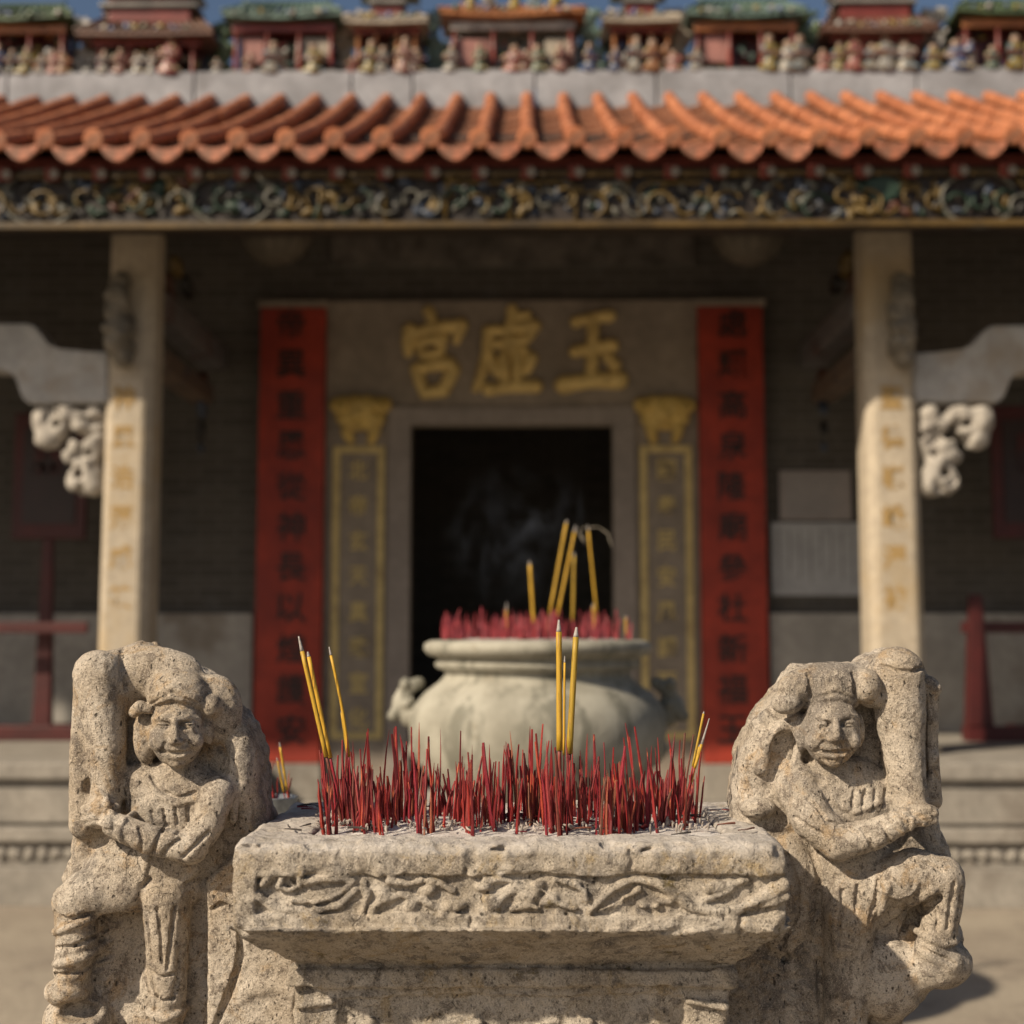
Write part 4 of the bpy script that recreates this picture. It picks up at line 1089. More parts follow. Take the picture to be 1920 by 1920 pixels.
for i in range(560):
    cx, Y, hk = random.choice(clumps)
    if random.random() < .22: cx, Y, hk = random.uniform(615, 1300), random.uniform(1.86, 2.08), random.uniform(.8, 1.15)
    px = cx + random.gauss(0, 9); Yb = Y + random.gauss(0, .014)
    x = PX(px, Yb, 1540)
    side = (px - 957) / 345
    lean = .11 * side ** 3 + random.gauss(0, .045); leany = random.gauss(0, .05)
    h = hk * random.uniform(.045, .098) * (1.0 + .12 * (random.random() < .1))
    if random.random() < .12: h = random.uniform(.108, .142)
    if random.random() < .10: h *= .5
    w = random.choice([random.uniform(.07, .11), random.uniform(.07, .11), random.uniform(.10, .16)])
    d = ((x, Yb, ZA - .004), (leany, lean, random.uniform(0, 6.3)), (w, w, h), random.choice(stubs))
    if i < 300: 
        o = obj('incense_stub', d[3], None, None, d[0], d[1], d[2])
        ht = 'tall' if h > .105 else 'short' if h < .06 else 'middling'
        wh = 'below the leaning yellow sticks' if px < 720 else 'between the leaning and the upright yellow sticks' if px < 1000 else 'around the two thick upright yellow sticks' if px < 1120 else 'between the upright yellow sticks and the burner edge' if px < 1235 else 'at the burner edge with thin yellow sticks'
        fr_ = 'front' if Yb < 1.915 else 'middle' if Yb < 1.99 else 'back'
        tag(o, f'{ht} burnt red incense stub, {fr_} row, {wh}', 'incense', GRP)
        o.rotation_mode = 'ZXY'
    else: stub_extra.append(d)
def joined(name, items, label, mat):
    V, Fc = [], []
    for loc, rot, sc, me in items:
        m = Matrix.Translation(loc) @ Euler(rot).to_matrix().to_4x4() @ Matrix.Diagonal((*sc, 1))
        b = len(V); V += [m @ v.co for v in me.vertices]; Fc += [tuple(b + q for q in p.vertices) for p in me.polygons]
    o = obj(name, mesh(name, V, Fc), mat); return tag(o, label, 'incense', None, 'stuff')
def M_stuff_stub():
    t = NT('red_stub_thicket')
    c = t.mix(t.ramp(t.noise(150, 3, .7, t.scaled((1, 1, .05))), .35, .65), (.10, .004, .008), (.28, .015, .014))
    c = t.mix(t.ramp(t.noise(230, 2, .7, t.scaled((1, 1, .05))), .6, .66), c, (.48, .12, .05))
    return t.done(c, .6)
M['thicket'] = M_stuff_stub()
joined('incense_thicket', stub_extra, 'dense red incense stubs filling the carved burner between the single ones', M['thicket'])
# crumbs and flakes of ash heaped round the sticks
V_, F_ = [], []
flake = lump_me(77, 1, .7)
for i in range(480):
    px_, Y_ = random.uniform(590, 1330), random.triangular(1.83, 2.1, 1.86)
    q = random.uniform(.001, .0032) * (1 if random.random() < .85 else 1.7)
    m_ = Matrix.Translation((PX(px_, Y_, 1550), Y_, ZA + .004 + random.uniform(0, .003))) @ Euler((random.uniform(0, 6), random.uniform(0, 6), random.uniform(0, 6))).to_matrix().to_4x4() @ Matrix.Diagonal((q * random.uniform(1, 2.5), q, q * random.uniform(.6, 1), 1))
    b_ = len(V_); V_ += [m_ @ v_.co for v_ in flake.vertices]; F_ += [tuple(b_ + k_ for k_ in p_.vertices) for p_ in flake.polygons]
o = obj('ash_crumbs', mesh('ash_crumbs', V_, F_, True), M_plain('ash_crumb', (.36, .31, .27), .95, .4, 160, .2, .001, (.13, .11, .10)))
tag(o, 'pale crumbs and flakes of ash lying round the red stubs', 'ash', None, 'stuff')
ZUA = ZU(1200) + .004
items = []
for i in range(230):
    a = random.uniform(0, 6.28); r_ = ru * .92 * math.sqrt(random.random()); x, y = uc.x - .01 + r_ * math.cos(a), YU + r_ * math.sin(a)
    w = random.uniform(.13, .22)
    items.append(((x, y, ZUA), (random.gauss(0, .06), random.gauss(0, .06), random.uniform(0, 6)), (w, w, random.triangular(.03, .115, .06)), random.choice(stubs)))
M['thicket_u'] = M_plain('pink_red_stubs', (.25, .028, .036), .6, .5, 30, 0, stain=(.13, .012, .035))
joined('urn_incense_thicket', items, 'blurred pink red incense stubs crowding the rim of the pale urn', M['thicket_u'])

def incense(pb, pt, Y, r, label, Yt=None, core=.18, ash=.06, zbase=None, bend=0.0, mat='yellow'):
    """A stick of incense from pixel pb (where it leaves the ash) to pixel pt; bare red foot, yellow body, ash tip."""
    a, b = P(pb[0], pb[1], Y), P(pt[0], pt[1], Yt or Y)
    if zbase is not None:
        k = (zbase - a.z) / (b.z - a.z); a = a + (b - a) * k
    t = thing('incense_stick', label, 'incense', tuple(a))
    side = Vector((1, 0, 0))
    def pt_(u): return a + (b - a) * u + side * bend * math.sin(math.pi * u) * (b - a).length
    def seg(u0, u1, r0, r1, name, m, n=7):
        obj(name, tube_me([pt_(u0 + (u1 - u0) * k / n) for k in range(n + 1)], [r0 + (r1 - r0) * k / n + random.uniform(-.03, .03) * r0 for k in range(n + 1)], 9, name), m, t)
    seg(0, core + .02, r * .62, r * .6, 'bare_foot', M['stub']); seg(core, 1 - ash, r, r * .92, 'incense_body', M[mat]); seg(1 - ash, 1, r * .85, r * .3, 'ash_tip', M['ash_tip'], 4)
Z0 = ZA - .002
incense((640, 1540), (560, 1193), 1.93, .0034, 'thick yellow incense stick leaning outward with pale ash tip', zbase=Z0, core=.36, ash=.08)
incense((645, 1540), (577, 1222), 1.95, .0032, 'yellow incense stick pressed against the thick leaning one', zbase=Z0, core=.38, ash=.03)
incense((661, 1535), (617, 1213), 2.00, .0024, 'thin bent yellow incense stick beside the leaning pair', zbase=Z0, core=.36, ash=.05, bend=.03)
incense((668, 1530), (640, 1330), 2.02, .0022, 'short thin yellow incense stick beside the bent one', zbase=Z0, core=.5, ash=.03)
incense((1050, 1545), (1048, 1162), 1.94, .0045, 'tallest upright yellow incense stick in the carved burner', zbase=Z0, core=.36, ash=.06)
incense((1060, 1545), (1081, 1176), 1.93, .0047, 'thick yellow incense stick leaning against the tallest one', zbase=Z0, core=.36, ash=.05)
incense((1056, 1540), (1059, 1230), 1.97, .0018, 'hair-thin incense stick between the two thick upright ones', zbase=Z0, core=.4, ash=.04)
incense((1280, 1530), (1320, 1334), 1.98, .0018, 'thin yellow incense stick at the burner edge by the club-bearing figure with buns', zbase=Z0, core=.5, ash=.02)
incense((1276, 1530), (1330, 1347), 1.97, .0022, 'grey tipped incense stick at the burner edge, leaning far out', zbase=Z0, core=.52, ash=.25)
incense((1283, 1530), (1312, 1396), 1.99, .0016, 'short yellow incense stick at the burner edge', zbase=Z0, core=.5, ash=.03)
# long sticks in the urn
for (pb, pt, r, lab, ash) in (((1003, 1200), (993, 1052), .011, 'stout yellow incense stick standing apart in the urn', .05), ((1022, 1200), (1063, 975), .010, 'long ochre incense stick in the urn, leaning furthest', .03), ((1036, 1200), (1080, 985), .009, 'long incense stick in the urn with a glowing tip', .06),
                          ((1073, 1200), (1077, 1036), .009, 'mid-length upright incense stick in the urn', .04), ((1124, 1200), (1102, 985), .007, 'thin long incense stick in the urn with curled ash', .05), ((950, 1200), (950, 1130), .008, 'short ochre incense stick in the urn', .2), ((1118, 1200), (1112, 1132), .009, 'short stout ochre incense stick in the urn', .1), ((1175, 1200), (1173, 1155), .008, 'shortest ochre incense stick at the urn rim', .1)):
    incense(pb, pt, YU, r * .55, lab, core=.22, ash=ash, zbase=ZUA - .006, mat='ochre_inc' if 'ochre_inc' in M else 'yellow')
for (px, py, px2, py2, lab) in ((1086, 998, 1100, 1022, 'curl of ash hanging from the thin long incense stick'), (1140, 1000, 1149, 1030, 'loose curl of ash beside the thin long incense stick')):
    a, b = P(px, py, YU), P(px2, py2, YU); c = P((px + 1102) / 2, 990, YU)
    tip = P(1103, 990, YU)
    o = obj('ash_curl', tube_me([tip, c + Vector((0, 0, .004)), a, (a + b) / 2, b], [.002, .0015, .003, .007 if px < 1100 else .004, .0015], 7, 'ash_curl'), M['lion']); tag(o, lab, 'ash')
# the few sticks behind, by the figure without buns, and a pot they stand in
LG = tag(box('rough_stone_block', PX(470, 2.45), PX(1400, 2.45), 2.36, 2.56, 0, PZ(1545, 2.45), M['plinth'], None, .02), 'rough stone block standing behind the carved burner', 'stone block')
pc = P(515, 1528, 2.45)
pot = thing('ash_pot', 'small grey tin pot of incense behind the burner', 'pot', (pc.x, 2.45, PZ(1545, 2.45)))
zp0 = PZ(1545, 2.45)
M['tin'] = M_plain('dull_tin', (.30, .32, .34), .4, .2, 20, .1, .002, metal=.6)
obj('tin', lathe_me([(.028, 0), (.036, .005), (.040, .045), (.042, .048), (.038, .048), (.036, .04)], 24, 'tin'), M['tin'], pot, (pc.x, 2.45, zp0))
obj('ash', lathe_me([(.037, .036), (.02, .042), (.004, .044)], 20, 'ash'), M['ash'], pot, (pc.x, 2.45, zp0))
for i in range(11):
    o = obj('incense_stub', random.choice(stubs), None, None, (pc.x + random.gauss(0, .013), 2.45 + random.gauss(0, .012), zp0 + .036), (random.gauss(0, .15), random.gauss(.12, .3), random.uniform(0, 6)), (.11, .11, random.uniform(.04, .075)))
    tag(o, 'thin red incense stub standing in the small tin pot', 'incense', 'red stubs in the tin pot')
incense((545, 1525), (524, 1392), 2.45, .0022, 'thin yellow incense stick rising from the tin pot', zbase=zp0 + .038, core=.2, ash=.08)
incense((540, 1525), (519, 1420), 2.46, .0018, 'short dull incense stick rising from the tin pot', zbase=zp0 + .038, core=.2, ash=.08)

# ================================================================== CARVED BURNER
YB = 1.75
B = thing('incense_burner', 'weathered carved stone incense burner full of red stubs', 'burner', (P(955, 1700, YB).x, 2.0, .78))
S = Sculpt(412, 1500, 1555, 2150, -690, 30, 3.8)
S.box((437, 1582, -656), (1475, 1757, 0), 17, 0)
sl, gg = S.win((412, 1735, -690), (1500, 1870, 30))
x, y, d = gg
tap = np.maximum(np.maximum(((437 - x) * .73 + (y - 1752) * .68), ((x - 1475) * .73 + (y - 1752) * .68)), np.maximum(((y - 1752) * 146 + d * 92) / 172.6, ((y - 1752) * 146 + (-656 - d) * 92) / 172.6))
tap = np.maximum(np.maximum(tap, y - 1850), 1740 - y)
S.put(sl, tap.astype(np.float32), 4)
S.box((523, 1835, -510), (1386, 2200, -146), 10, 6)
S.box((510, 1850, -528), (1400, 1886, -126), 8, 4)
# trough hollow for the ash
S.box((560, 1500, -560), (1380, 1620, -110), 20, 10, True)
# front panel sunk between two mouldings
S.box((476, 1641, -14), (1474, 1717, 60), 4, 6, True)
S.cap([(470, 1637, 0, 3), (880, 1636, 1, 3.5), (1460, 1637, 0, 3)], 3, True)
def relief(pts, r0=9, r1=6, d=-9, k=3):
    n = len(pts); S.cap([(px_, py_, d, r0 + (r1 - r0) * i / (n - 1)) for i, (px_, py_) in enumerate(pts)], k)
relief([(1105, 1712), (1125, 1692), (1150, 1668), (1190, 1650), (1230, 1656), (1270, 1681), (1300, 1704), (1340, 1712), (1390, 1706), (1430, 1686), (1470, 1662)], 7, 13)
relief([(1112, 1714), (1150, 1700), (1182, 1680), (1198, 1668)], 5, 9)
relief([(1360, 1714), (1420, 1704), (1476, 1682)], 5, 8); relief([(1330, 1668), (1365, 1660), (1402, 1652)], 9, 4); relief([(1320, 1690), (1350, 1682), (1372, 1668)], 6, 4)
for px_, py_, q in ((1255, 1692, 15), (1208, 1702, 11), (1232, 1700, 10), (990, 1680, 26), (1030, 1690, 20), (1010, 1660, 16), (960, 1668, 18), (920, 1690, 18), (905, 1665, 14), (850, 1695, 20), (800, 1672, 18), (770, 1698, 17), (720, 1680, 18), (700, 1702, 12), (1075, 1660, 12)):
    S.ell((px_, py_, -18), (q * 1.15, q * .7, 17), 5, False, (px_ % 7 - 3) * .22)
for q_ in (((694, 1712), (712, 1690), (748, 1678), (790, 1688), (826, 1708), (858, 1702)), ((730, 1652), (762, 1660), (790, 1652), (820, 1656), (850, 1672)), ((902, 1710), (930, 1700), (950, 1678), (985, 1664), (1020, 1672), (1048, 1696), (1082, 1706)), ((912, 1652), (940, 1650), (968, 1656)), ((1042, 1652), (1070, 1656), (1096, 1672), (1100, 1690)), ((960, 1706), (990, 1700), (1012, 1706))):
    relief(q_, 7, 5)
relief([(492, 1660), (505, 1640), (535, 1632), (562, 1645), (560, 1664), (540, 1672), (520, 1664), (526, 1652)], 6, 5)
relief([(480, 1682), (520, 1704), (580, 1712), (630, 1700), (664, 1672)], 8, 6); relief([(548, 1690), (600, 1692), (640, 1676), (662, 1652)], 6, 5)
relief([(575, 1655), (610, 1648), (650, 1650)], 10, 6); relief([(680, 1650), (688, 1680), (680, 1714)], 5, 5)
for a_, b_ in (((872, 1632), (882, 1756)), ((704, 1690), (712, 1752))): S.cap([(a_[0], a_[1], -6, 4), ((a_[0] + b_[0]) / 2 + 6, (a_[1] + b_[1]) / 2, -8, 5), (b_[0], b_[1], 0, 4)], 3, True)
S.ell((884, 1612, 8), (14, 34, 14), 6, True); S.ell((1000, 1618, 8), (46, 14, 10), 8, True); S.ell((560, 1600, 12), (30, 20, 14), 8, True); S.ell((1330, 1606, 10), (50, 12, 10), 8, True)
for px_, py_, q in ((440, 1600, 20), (1470, 1595, 24), (446, 1750, 16), (1468, 1748, 14)): S.ell((px_ - 4 if px_ < 900 else px_ + 4, py_, 2), (q, q, q), 10, True)
rc = np.random.default_rng(5)
for k in range(34):
    x_ = rc.uniform(445, 1468); S.ell((x_, 1584 + rc.uniform(-4, 10), rc.uniform(-14, 10)), (rc.uniform(8, 30), rc.uniform(4, 10), rc.uniform(6, 14)), 6, True)
for k in range(16):
    x_ = rc.uniform(450, 1462); S.ell((x_, 1752 + rc.uniform(-5, 5), rc.uniform(-2, 12)), (rc.uniform(8, 26), rc.uniform(4, 8), rc.uniform(5, 10)), 5, True)
for pts_ in (((1180, 1590), (1186, 1615), (1176, 1640)), ((640, 1592), (632, 1612), (644, 1636)), ((1392, 1720), (1386, 1738), (1394, 1756)), ((1062, 1716), (1070, 1736), (1064, 1758)), ((560, 1720), (552, 1740), (558, 1758))):
    S.cut(pts_, 3, 2)
# pedestal front: corner posts, sunk panel with arched border and scrollwork
S.box((610, 1905, -156), (1300, 2200, -100), 5, 5, True)
S.cap([(566, 1900, -140, 4), (566, 2150, -140, 4)], 4, True); S.cap([(1345, 1900, -140, 4), (1345, 2150, -140, 4)], 4, True)
S.cap([(530, 1925, -138, 5), (600, 1915, -138, 5)], 4); S.cap([(1310, 1915, -138, 5), (1380, 1925, -138, 5)], 4)
for i in range(9):
    cx_ = 660 + i * 72; up = 1965 + 14 * ((i * 5) % 3)
    S.cap([(cx_ - 30, up + 30, -152, 11), (cx_ - 12, up, -146, 13), (cx_ + 16, up - 4, -146, 13), (cx_ + 32, up + 22, -152, 10), (cx_ + 14, up + 36, -150, 9)], 5)
    S.ell((cx_ + 4, up + 60, -152), (30, 22, 16), 6); S.ell((cx_ + 36, up + 90, -152), (26, 26, 14), 6)
S.noise(90, 5.0, 31); S.noise(30, 3.4, 32); S.noise(11, 2.2, 33)
obj('carved_body', S.mesh('carved_body', plane_map(YB)), STONE_B, B)
pA, pB_ = P(560, 1588, YB), P(1380, 1588, YB)
obj('ash', ash_me(pA.x + .004, pB_.x - .004, YB + 110 * YB / F + .004, YB + 560 * YB / F - .004, ZA - .004, .004, 110, 44, 9), M['ash'], B)
# loose splinters on the ash
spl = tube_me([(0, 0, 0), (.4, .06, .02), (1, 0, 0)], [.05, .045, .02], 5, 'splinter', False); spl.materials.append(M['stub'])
spl2 = spl.copy(); spl2.materials.clear(); spl2.materials.append(M_plain('charred_splinter', (.05, .04, .035), .9, .3, 60, 0))
for i in range(70):
    px_, Y_ = random.uniform(500, 1440), random.uniform(1.79, 2.12)
    if not (PX(452, 1.8) < PX(px_, Y_) < PX(1455, 1.8)): continue
    L_ = random.uniform(.012, .035)
    o = obj('fallen_splinter', spl if random.random() < .45 else spl2, None, None, (PX(px_, Y_, 1550), Y_, ZA + .0065), (0, random.uniform(-.1, .1), random.uniform(0, 6.3)), (L_, L_, L_))
    dark = o.data is spl2
    tag(o, 'charred black splinter lying on the burner top' if dark else 'red splinter of incense lying on the burner top', 'splinter', 'charred splinters on the burner' if dark else 'red splinters on the burner')

# ================================================================== CARVED GUARDIANS
YS = 1.95
STEP = 2.8
# --- figure with cap, at the burner's left end
S = Sculpt(80, 590, 1190, 2070, -175, 125, STEP)
S.poly([(150, 1262), (146, 1330), (137, 1400), (141, 1500), (128, 1600), (112, 1650), (118, 1700), (106, 1745), (98, 1820), (94, 1868), (104, 1930), (108, 2060), (560, 2060), (560, 1720), (494, 1690), (492, 1540), (482, 1480), (478, 1430), (470, 1395), (456, 1362), (432, 1330), (404, 1288), (372, 1262), (340, 1246), (292, 1222), (258, 1205), (228, 1211), (190, 1225)], -165, 0, 26, 0)
S.noise(46, 5.0, 41); S.noise(19, 3.4, 44); S.noise(8, 2.0, 45)
S.ell((280, 1262, -4), (100, 50, 34), 16); S.ell((400, 1330, -2), (54, 66, 36), 16); S.ell((452, 1440, -8), (32, 80, 36), 14)
# club carried on the shoulder, merging into the slab on its outer side
S.cap([(190, 1264, 18, 46), (202, 1330, 24, 41), (210, 1400, 28, 36), (211, 1465, 32, 31), (207, 1520, 36, 28)], 8)
S.cap([(205, 1262, 26, 34), (232, 1290, 14, 24), (236, 1330, 8, 18)], 10)
S.cap([(166, 1290, 8, 24), (160, 1420, 10, 26), (160, 1545, 6, 28)], 14)
S.cut([(228, 1216), (236, 1250), (246, 1290)], 4, 5)
S.cut([(172, 1330), (180, 1400), (182, 1450)], 3.5, 5, .5)
S.ell((177, 1472, 34), (10, 16, 15), 5, True)
# head
S.ell((340, 1300, 28), (58, 46, 46), 12)
S.ell((343, 1368, 44), (51, 62, 46), 6); S.ell((346, 1404, 54), (33, 26, 30), 12)
S.ell((281, 1378, 24), (24, 52, 26), 10); S.ell((398, 1368, 30), (10, 26, 15), 5)
S.ridge([(291, 1324), (308, 1310), (343, 1303), (377, 1309), (393, 1324)], 8, -1, 3)
S.ridge([(296, 1308), (343, 1287), (388, 1305)], 5, -1, 3)
S.cut([(300, 1318), (343, 1295), (386, 1317)], 2.5, 2)
S.cap([(296, 1328, 60, 8), (280, 1323, 60, 13), (268, 1332, 54, 11)], 4); S.ell((283, 1343, 66), (11, 9, 14), 3, True); S.ell((298, 1356, 60), (7, 9, 10), 3, True)
S.ell((404, 1322, 34), (20, 22, 22), 8)
for ex, ey in ((327, 1354), (371, 1354)):
    d_ = S.surf(ex, ey); S.ell((ex, ey, d_ + 3), (17, 9.5, 13), 3, True); S.ell((ex, ey + 1, d_ - 8), (13, 6, 8), 1.5); S.cut([(ex - 11, ey + 1), (ex, ey + 2.5), (ex + 11, ey + 1)], 1.8, 1)
S.ridge([(309, 1346), (326, 1339), (344, 1345)], [3.5, 4.5, 4], -1, 4); S.ridge([(355, 1345), (373, 1339), (389, 1346)], [4, 4.5, 3.5], -1, 4)
d_ = S.surf(350, 1366)
S.cap([(350, 1345, d_ - 2, 5), (352, 1366, d_ + 4, 6.5), (353, 1380, d_ + 7, 8)], 5); S.ell((353, 1384, d_ + 1), (14, 6, 8), 5)
S.ell((318, 1386, S.surf(318, 1386) - 10), (18, 16, 15), 9); S.ell((380, 1386, S.surf(380, 1386) - 10), (16, 16, 15), 9)
d_ = S.surf(350, 1400)
S.cap([(330, 1400, d_ - 8, 4.5), (350, 1396, d_ - 3, 5), (370, 1400, d_ - 8, 4.5)], 3); S.cap([(337, 1410, d_ - 6, 5), (350, 1412, d_ - 4, 5), (363, 1410, d_ - 6, 5)], 4)
S.cut([(323, 1402), (338, 1405), (350, 1405), (362, 1405), (378, 1401)], 3.2, 1.5)
S.cut([(334, 1386), (328, 1394), (324, 1404)], 2, 2); S.cut([(372, 1386), (378, 1394), (382, 1403)], 2, 2)
S.ell((350, 1424, S.surf(350, 1422) - 7), (14, 9, 10), 6)
S.cap([(342, 1430, 2, 32), (334, 1460, 4, 40)], 8)
# trunk, arms
S.ell((330, 1505, 8), (92, 82, 46), 12); S.ell((264, 1464, 8), (44, 34, 30), 14); S.ell((412, 1480, 18), (36, 30, 34), 12)
S.ridge([(284, 1452), (310, 1485), (346, 1502), (380, 1492), (404, 1474)], 5, -1, 4)
S.cut([(294, 1452), (318, 1478), (348, 1490), (378, 1480)], 3, 3)
for k in range(4): S.cut([(298 + 22 * k, 1516 - 4 * k), (305 + 20 * k, 1546 - 4 * k)], 2.8, 2)
S.cap([(418, 1484, 34, 29), (402, 1538, 54, 30), (374, 1580, 64, 30)], 6)
S.cap([(374, 1580, 64, 29), (300, 1562, 78, 27), (240, 1536, 82, 23)], 4)
for a_, m_, b_ in (((398, 1520), (380, 1535), (352, 1552)), ((410, 1548), (392, 1568), (366, 1592)), ((330, 1540), (322, 1562), (312, 1586)), ((290, 1540), (296, 1560), (290, 1582)), ((360, 1560), (340, 1575), (330, 1590))): S.cut([a_, m_, b_], 3, 3)
S.ridge([(264, 1518), (255, 1540), (256, 1562)], 5, -1, 3)
S.ell((207, 1518, 60), (35, 28, 28), 5)
for k in range(4): S.ridge([(238, 1504 + 10 * k), (206, 1498 + 10.5 * k), (180, 1506 + 10 * k)], [6, 6.5, 5.5], -1, 2)
S.ridge([(226, 1498), (212, 1484), (204, 1476)], 7, 0, 3)
S.cap([(437, 1462, 20, 10), (443, 1500, 20, 8), (441, 1535, 14, 8)], 4)
# waist, apron, legs
S.ell((305, 1622, 2), (80, 62, 42), 10); S.ell((228, 1634, 4), (70, 54, 40), 10); S.ell((290, 1668, 2), (90, 46, 40), 10)
S.ell((240, 1592, 60), (54, 18, 30), 8, True)
S.ridge([(186, 1652), (214, 1672), (254, 1668), (280, 1638), (290, 1602)], [5, 6.5, 7, 6, 5], 0, 3)
S.cut([(182, 1664), (216, 1684), (262, 1679), (292, 1642)], 4, 2)
S.ridge([(300, 1664), (346, 1650), (376, 1628)], 4, -1, 4); S.cut([(306, 1672), (350, 1658), (380, 1638)], 3, 2)
S.cap([(318, 1680, 18, 46), (320, 1780, 26, 39), (320, 1895, 22, 33)], 5)
for q in (((288, 1690), (296, 1740), (302, 1790)), ((312, 1690), (318, 1730), (322, 1790)), ((342, 1690), (336, 1750), (330, 1800)), ((296, 1806), (318, 1818), (340, 1812)), ((350, 1770), (346, 1820), (338, 1860)), ((292, 1850), (314, 1862), (340, 1858)), ((300, 1830), (310, 1850), (305, 1880))): S.cut(q, 3, 3)
S.ridge([(286, 1886), (320, 1896), (354, 1886)], 7, 0, 4)
S.ell((318, 1932, 28), (40, 24, 46), 6)
S.cap([(240, 1668, 14, 46), (172, 1668, 28, 43), (146, 1684, 30, 37)], 7)
S.cap([(150, 1690, 28, 38), (154, 1750, 26, 38), (144, 1812, 24, 34)], 6); S.ell((134, 1852, 20), (42, 28, 44), 8)
S.ridge([(118, 1738), (160, 1722), (196, 1710)], 7, 0, 3); S.ridge([(120, 1796), (166, 1786), (208, 1768)], [7, 9, 9], 1, 4)
S.cut([(118, 1768), (165, 1758), (200, 1742)], 4, 2); S.cut([(122, 1816), (170, 1808), (204, 1792)], 4, 2); S.cut([(124, 1700), (150, 1712), (190, 1700)], 4, 3)
S.ell((242, 1795, 20), (44, 92, 40), 14, True); S.ell((232, 1722, 26), (40, 20, 34), 8, True)
S.poly([(394, 1645), (425, 1618), (494, 1560), (494, 1700), (560, 1730), (560, 2060), (394, 2060)], -160, 30, 12, 5)
S.cut([(456, 1720), (456, 1790), (440, 1845), (420, 1890), (405, 1930)], [4, 6, 7, 6, 5], 3)
S.cap([(470, 1850, 24, 16), (520, 1840, 22, 14), (560, 1850, 20, 14)], 14); S.ell((490, 1940, 44), (50, 26, 30), 12, True); S.cut([(404, 1700), (420, 1690), (450, 1700)], 4, 4)
S.ell((150, 1910, 4), (66, 52, 58), 8); S.ell((168, 1884, 56), (42, 20, 40), 8, True)
S.cut([(452, 1380), (440, 1420), (452, 1460)], 4, 5, .5); S.cut([(410, 1400), (430, 1420), (425, 1450)], 4, 5, .5)
S.noise(15, .7, 42); S.noise(7, .8, 43)
st = obj('guardian_statue', S.mesh('guardian_statue', plane_map(YS)), STONE)
tag(st, 'weathered stone figure in a banded cap carrying a club, at burner end', 'statue', 'carved stone figures flanking the burner')
# --- figure with hair buns, at the other end
S = Sculpt(1318, 1835, 1190, 2070, -165, 125, STEP)
S.poly([(1458, 1300), (1420, 1350), (1394, 1410), (1383, 1480), (1386, 1560), (1390, 1640), (1335, 1740), (1335, 2060), (1690, 2060), (1700, 1925), (1718, 1890), (1748, 1862), (1792, 1850), (1815, 1822), (1819, 1785), (1806, 1745), (1790, 1705), (1793, 1640), (1783, 1580), (1765, 1530), (1757, 1450), (1752, 1360), (1755, 1305), (1735, 1240), (1690, 1215), (1650, 1225), (1620, 1245), (1500, 1250)], -150, 0, 26, 0)
S.noise(46, 5.0, 51); S.noise(19, 3.4, 54); S.noise(8, 2.0, 55)
S.ell((1553, 1282, 26), (90, 42, 52), 14)
S.ell((1548, 1364, 46), (54, 63, 48), 6); S.ell((1546, 1402, 56), (35, 26, 32), 12)
S.ell((1602, 1368, 30), (11, 32, 18), 6); S.ell((1496, 1372, 28), (14, 36, 18), 6)
S.ridge([(1500, 1322), (1522, 1308), (1549, 1302), (1576, 1307), (1597, 1321)], 9, -3, 3)
S.ridge([(1506, 1304), (1550, 1286), (1590, 1303)], 6, -3, 4)
S.ell((1484, 1288, 40), (34, 30, 32), 7); S.ell((1468, 1316, 42), (29, 22, 30), 5); S.ell((1610, 1284, 52), (28, 32, 32), 5); S.ell((1624, 1306, 42), (23, 19, 24), 5)
S.cut([(1504, 1262), (1507, 1282), (1506, 1304)], 4, 3); S.cut([(1583, 1262), (1585, 1282), (1586, 1304)], 4, 3)
for ex, ey, q in ((1524, 1352, 1), (1571, 1350, 1.12)):
    d_ = S.surf(ex, ey); S.ell((ex, ey, d_ + 3), (17 * q, 9.5 * q, 13), 3, True); S.ell((ex, ey + 1, d_ - 8), (13 * q, 6.5 * q, 8), 1.5); S.cut([(ex - 11, ey + 1), (ex, ey + 2.5), (ex + 11, ey + 1)], 1.8, 1)
S.ridge([(1503, 1345), (1521, 1337), (1540, 1343)], [3.5, 4.5, 4], -1, 4); S.ridge([(1554, 1341), (1573, 1334), (1592, 1342)], [4, 4.5, 3.5], -1, 4)
d_ = S.surf(1546, 1362)
S.cap([(1547, 1343, d_ - 3, 6), (1546, 1362, d_ + 2, 7), (1545, 1375, d_ + 4, 8.5)], 5); S.ell((1545, 1379, d_ - 1), (15, 6, 8), 4)
S.ell((1514, 1386, S.surf(1514, 1386) - 10), (18, 17, 15), 9); S.ell((1578, 1386, S.surf(1578, 1386) - 10), (18, 17, 15), 9)
d_ = S.surf(1546, 1398)
S.cap([(1522, 1398, d_ - 8, 4.5), (1546, 1394, d_ - 3, 5), (1570, 1397, d_ - 8, 4.5)], 3); S.cap([(1530, 1408, d_ - 6, 5), (1546, 1410, d_ - 4, 5.5), (1562, 1408, d_ - 6, 5)], 4)
S.cut([(1514, 1400), (1532, 1403), (1546, 1403), (1560, 1403), (1579, 1399)], 3.2, 1.5)
S.cut([(1526, 1384), (1518, 1393), (1513, 1404)], 2, 2); S.cut([(1566, 1384), (1574, 1393), (1580, 1402)], 2, 2)
S.ell((1546, 1422, S.surf(1546, 1420) - 7), (16, 10, 11), 6)
S.cap([(1547, 1432, 0, 34), (1552, 1465, 4, 44)], 8)
S.ell((1582, 1502, 4), (106, 84, 48), 12)
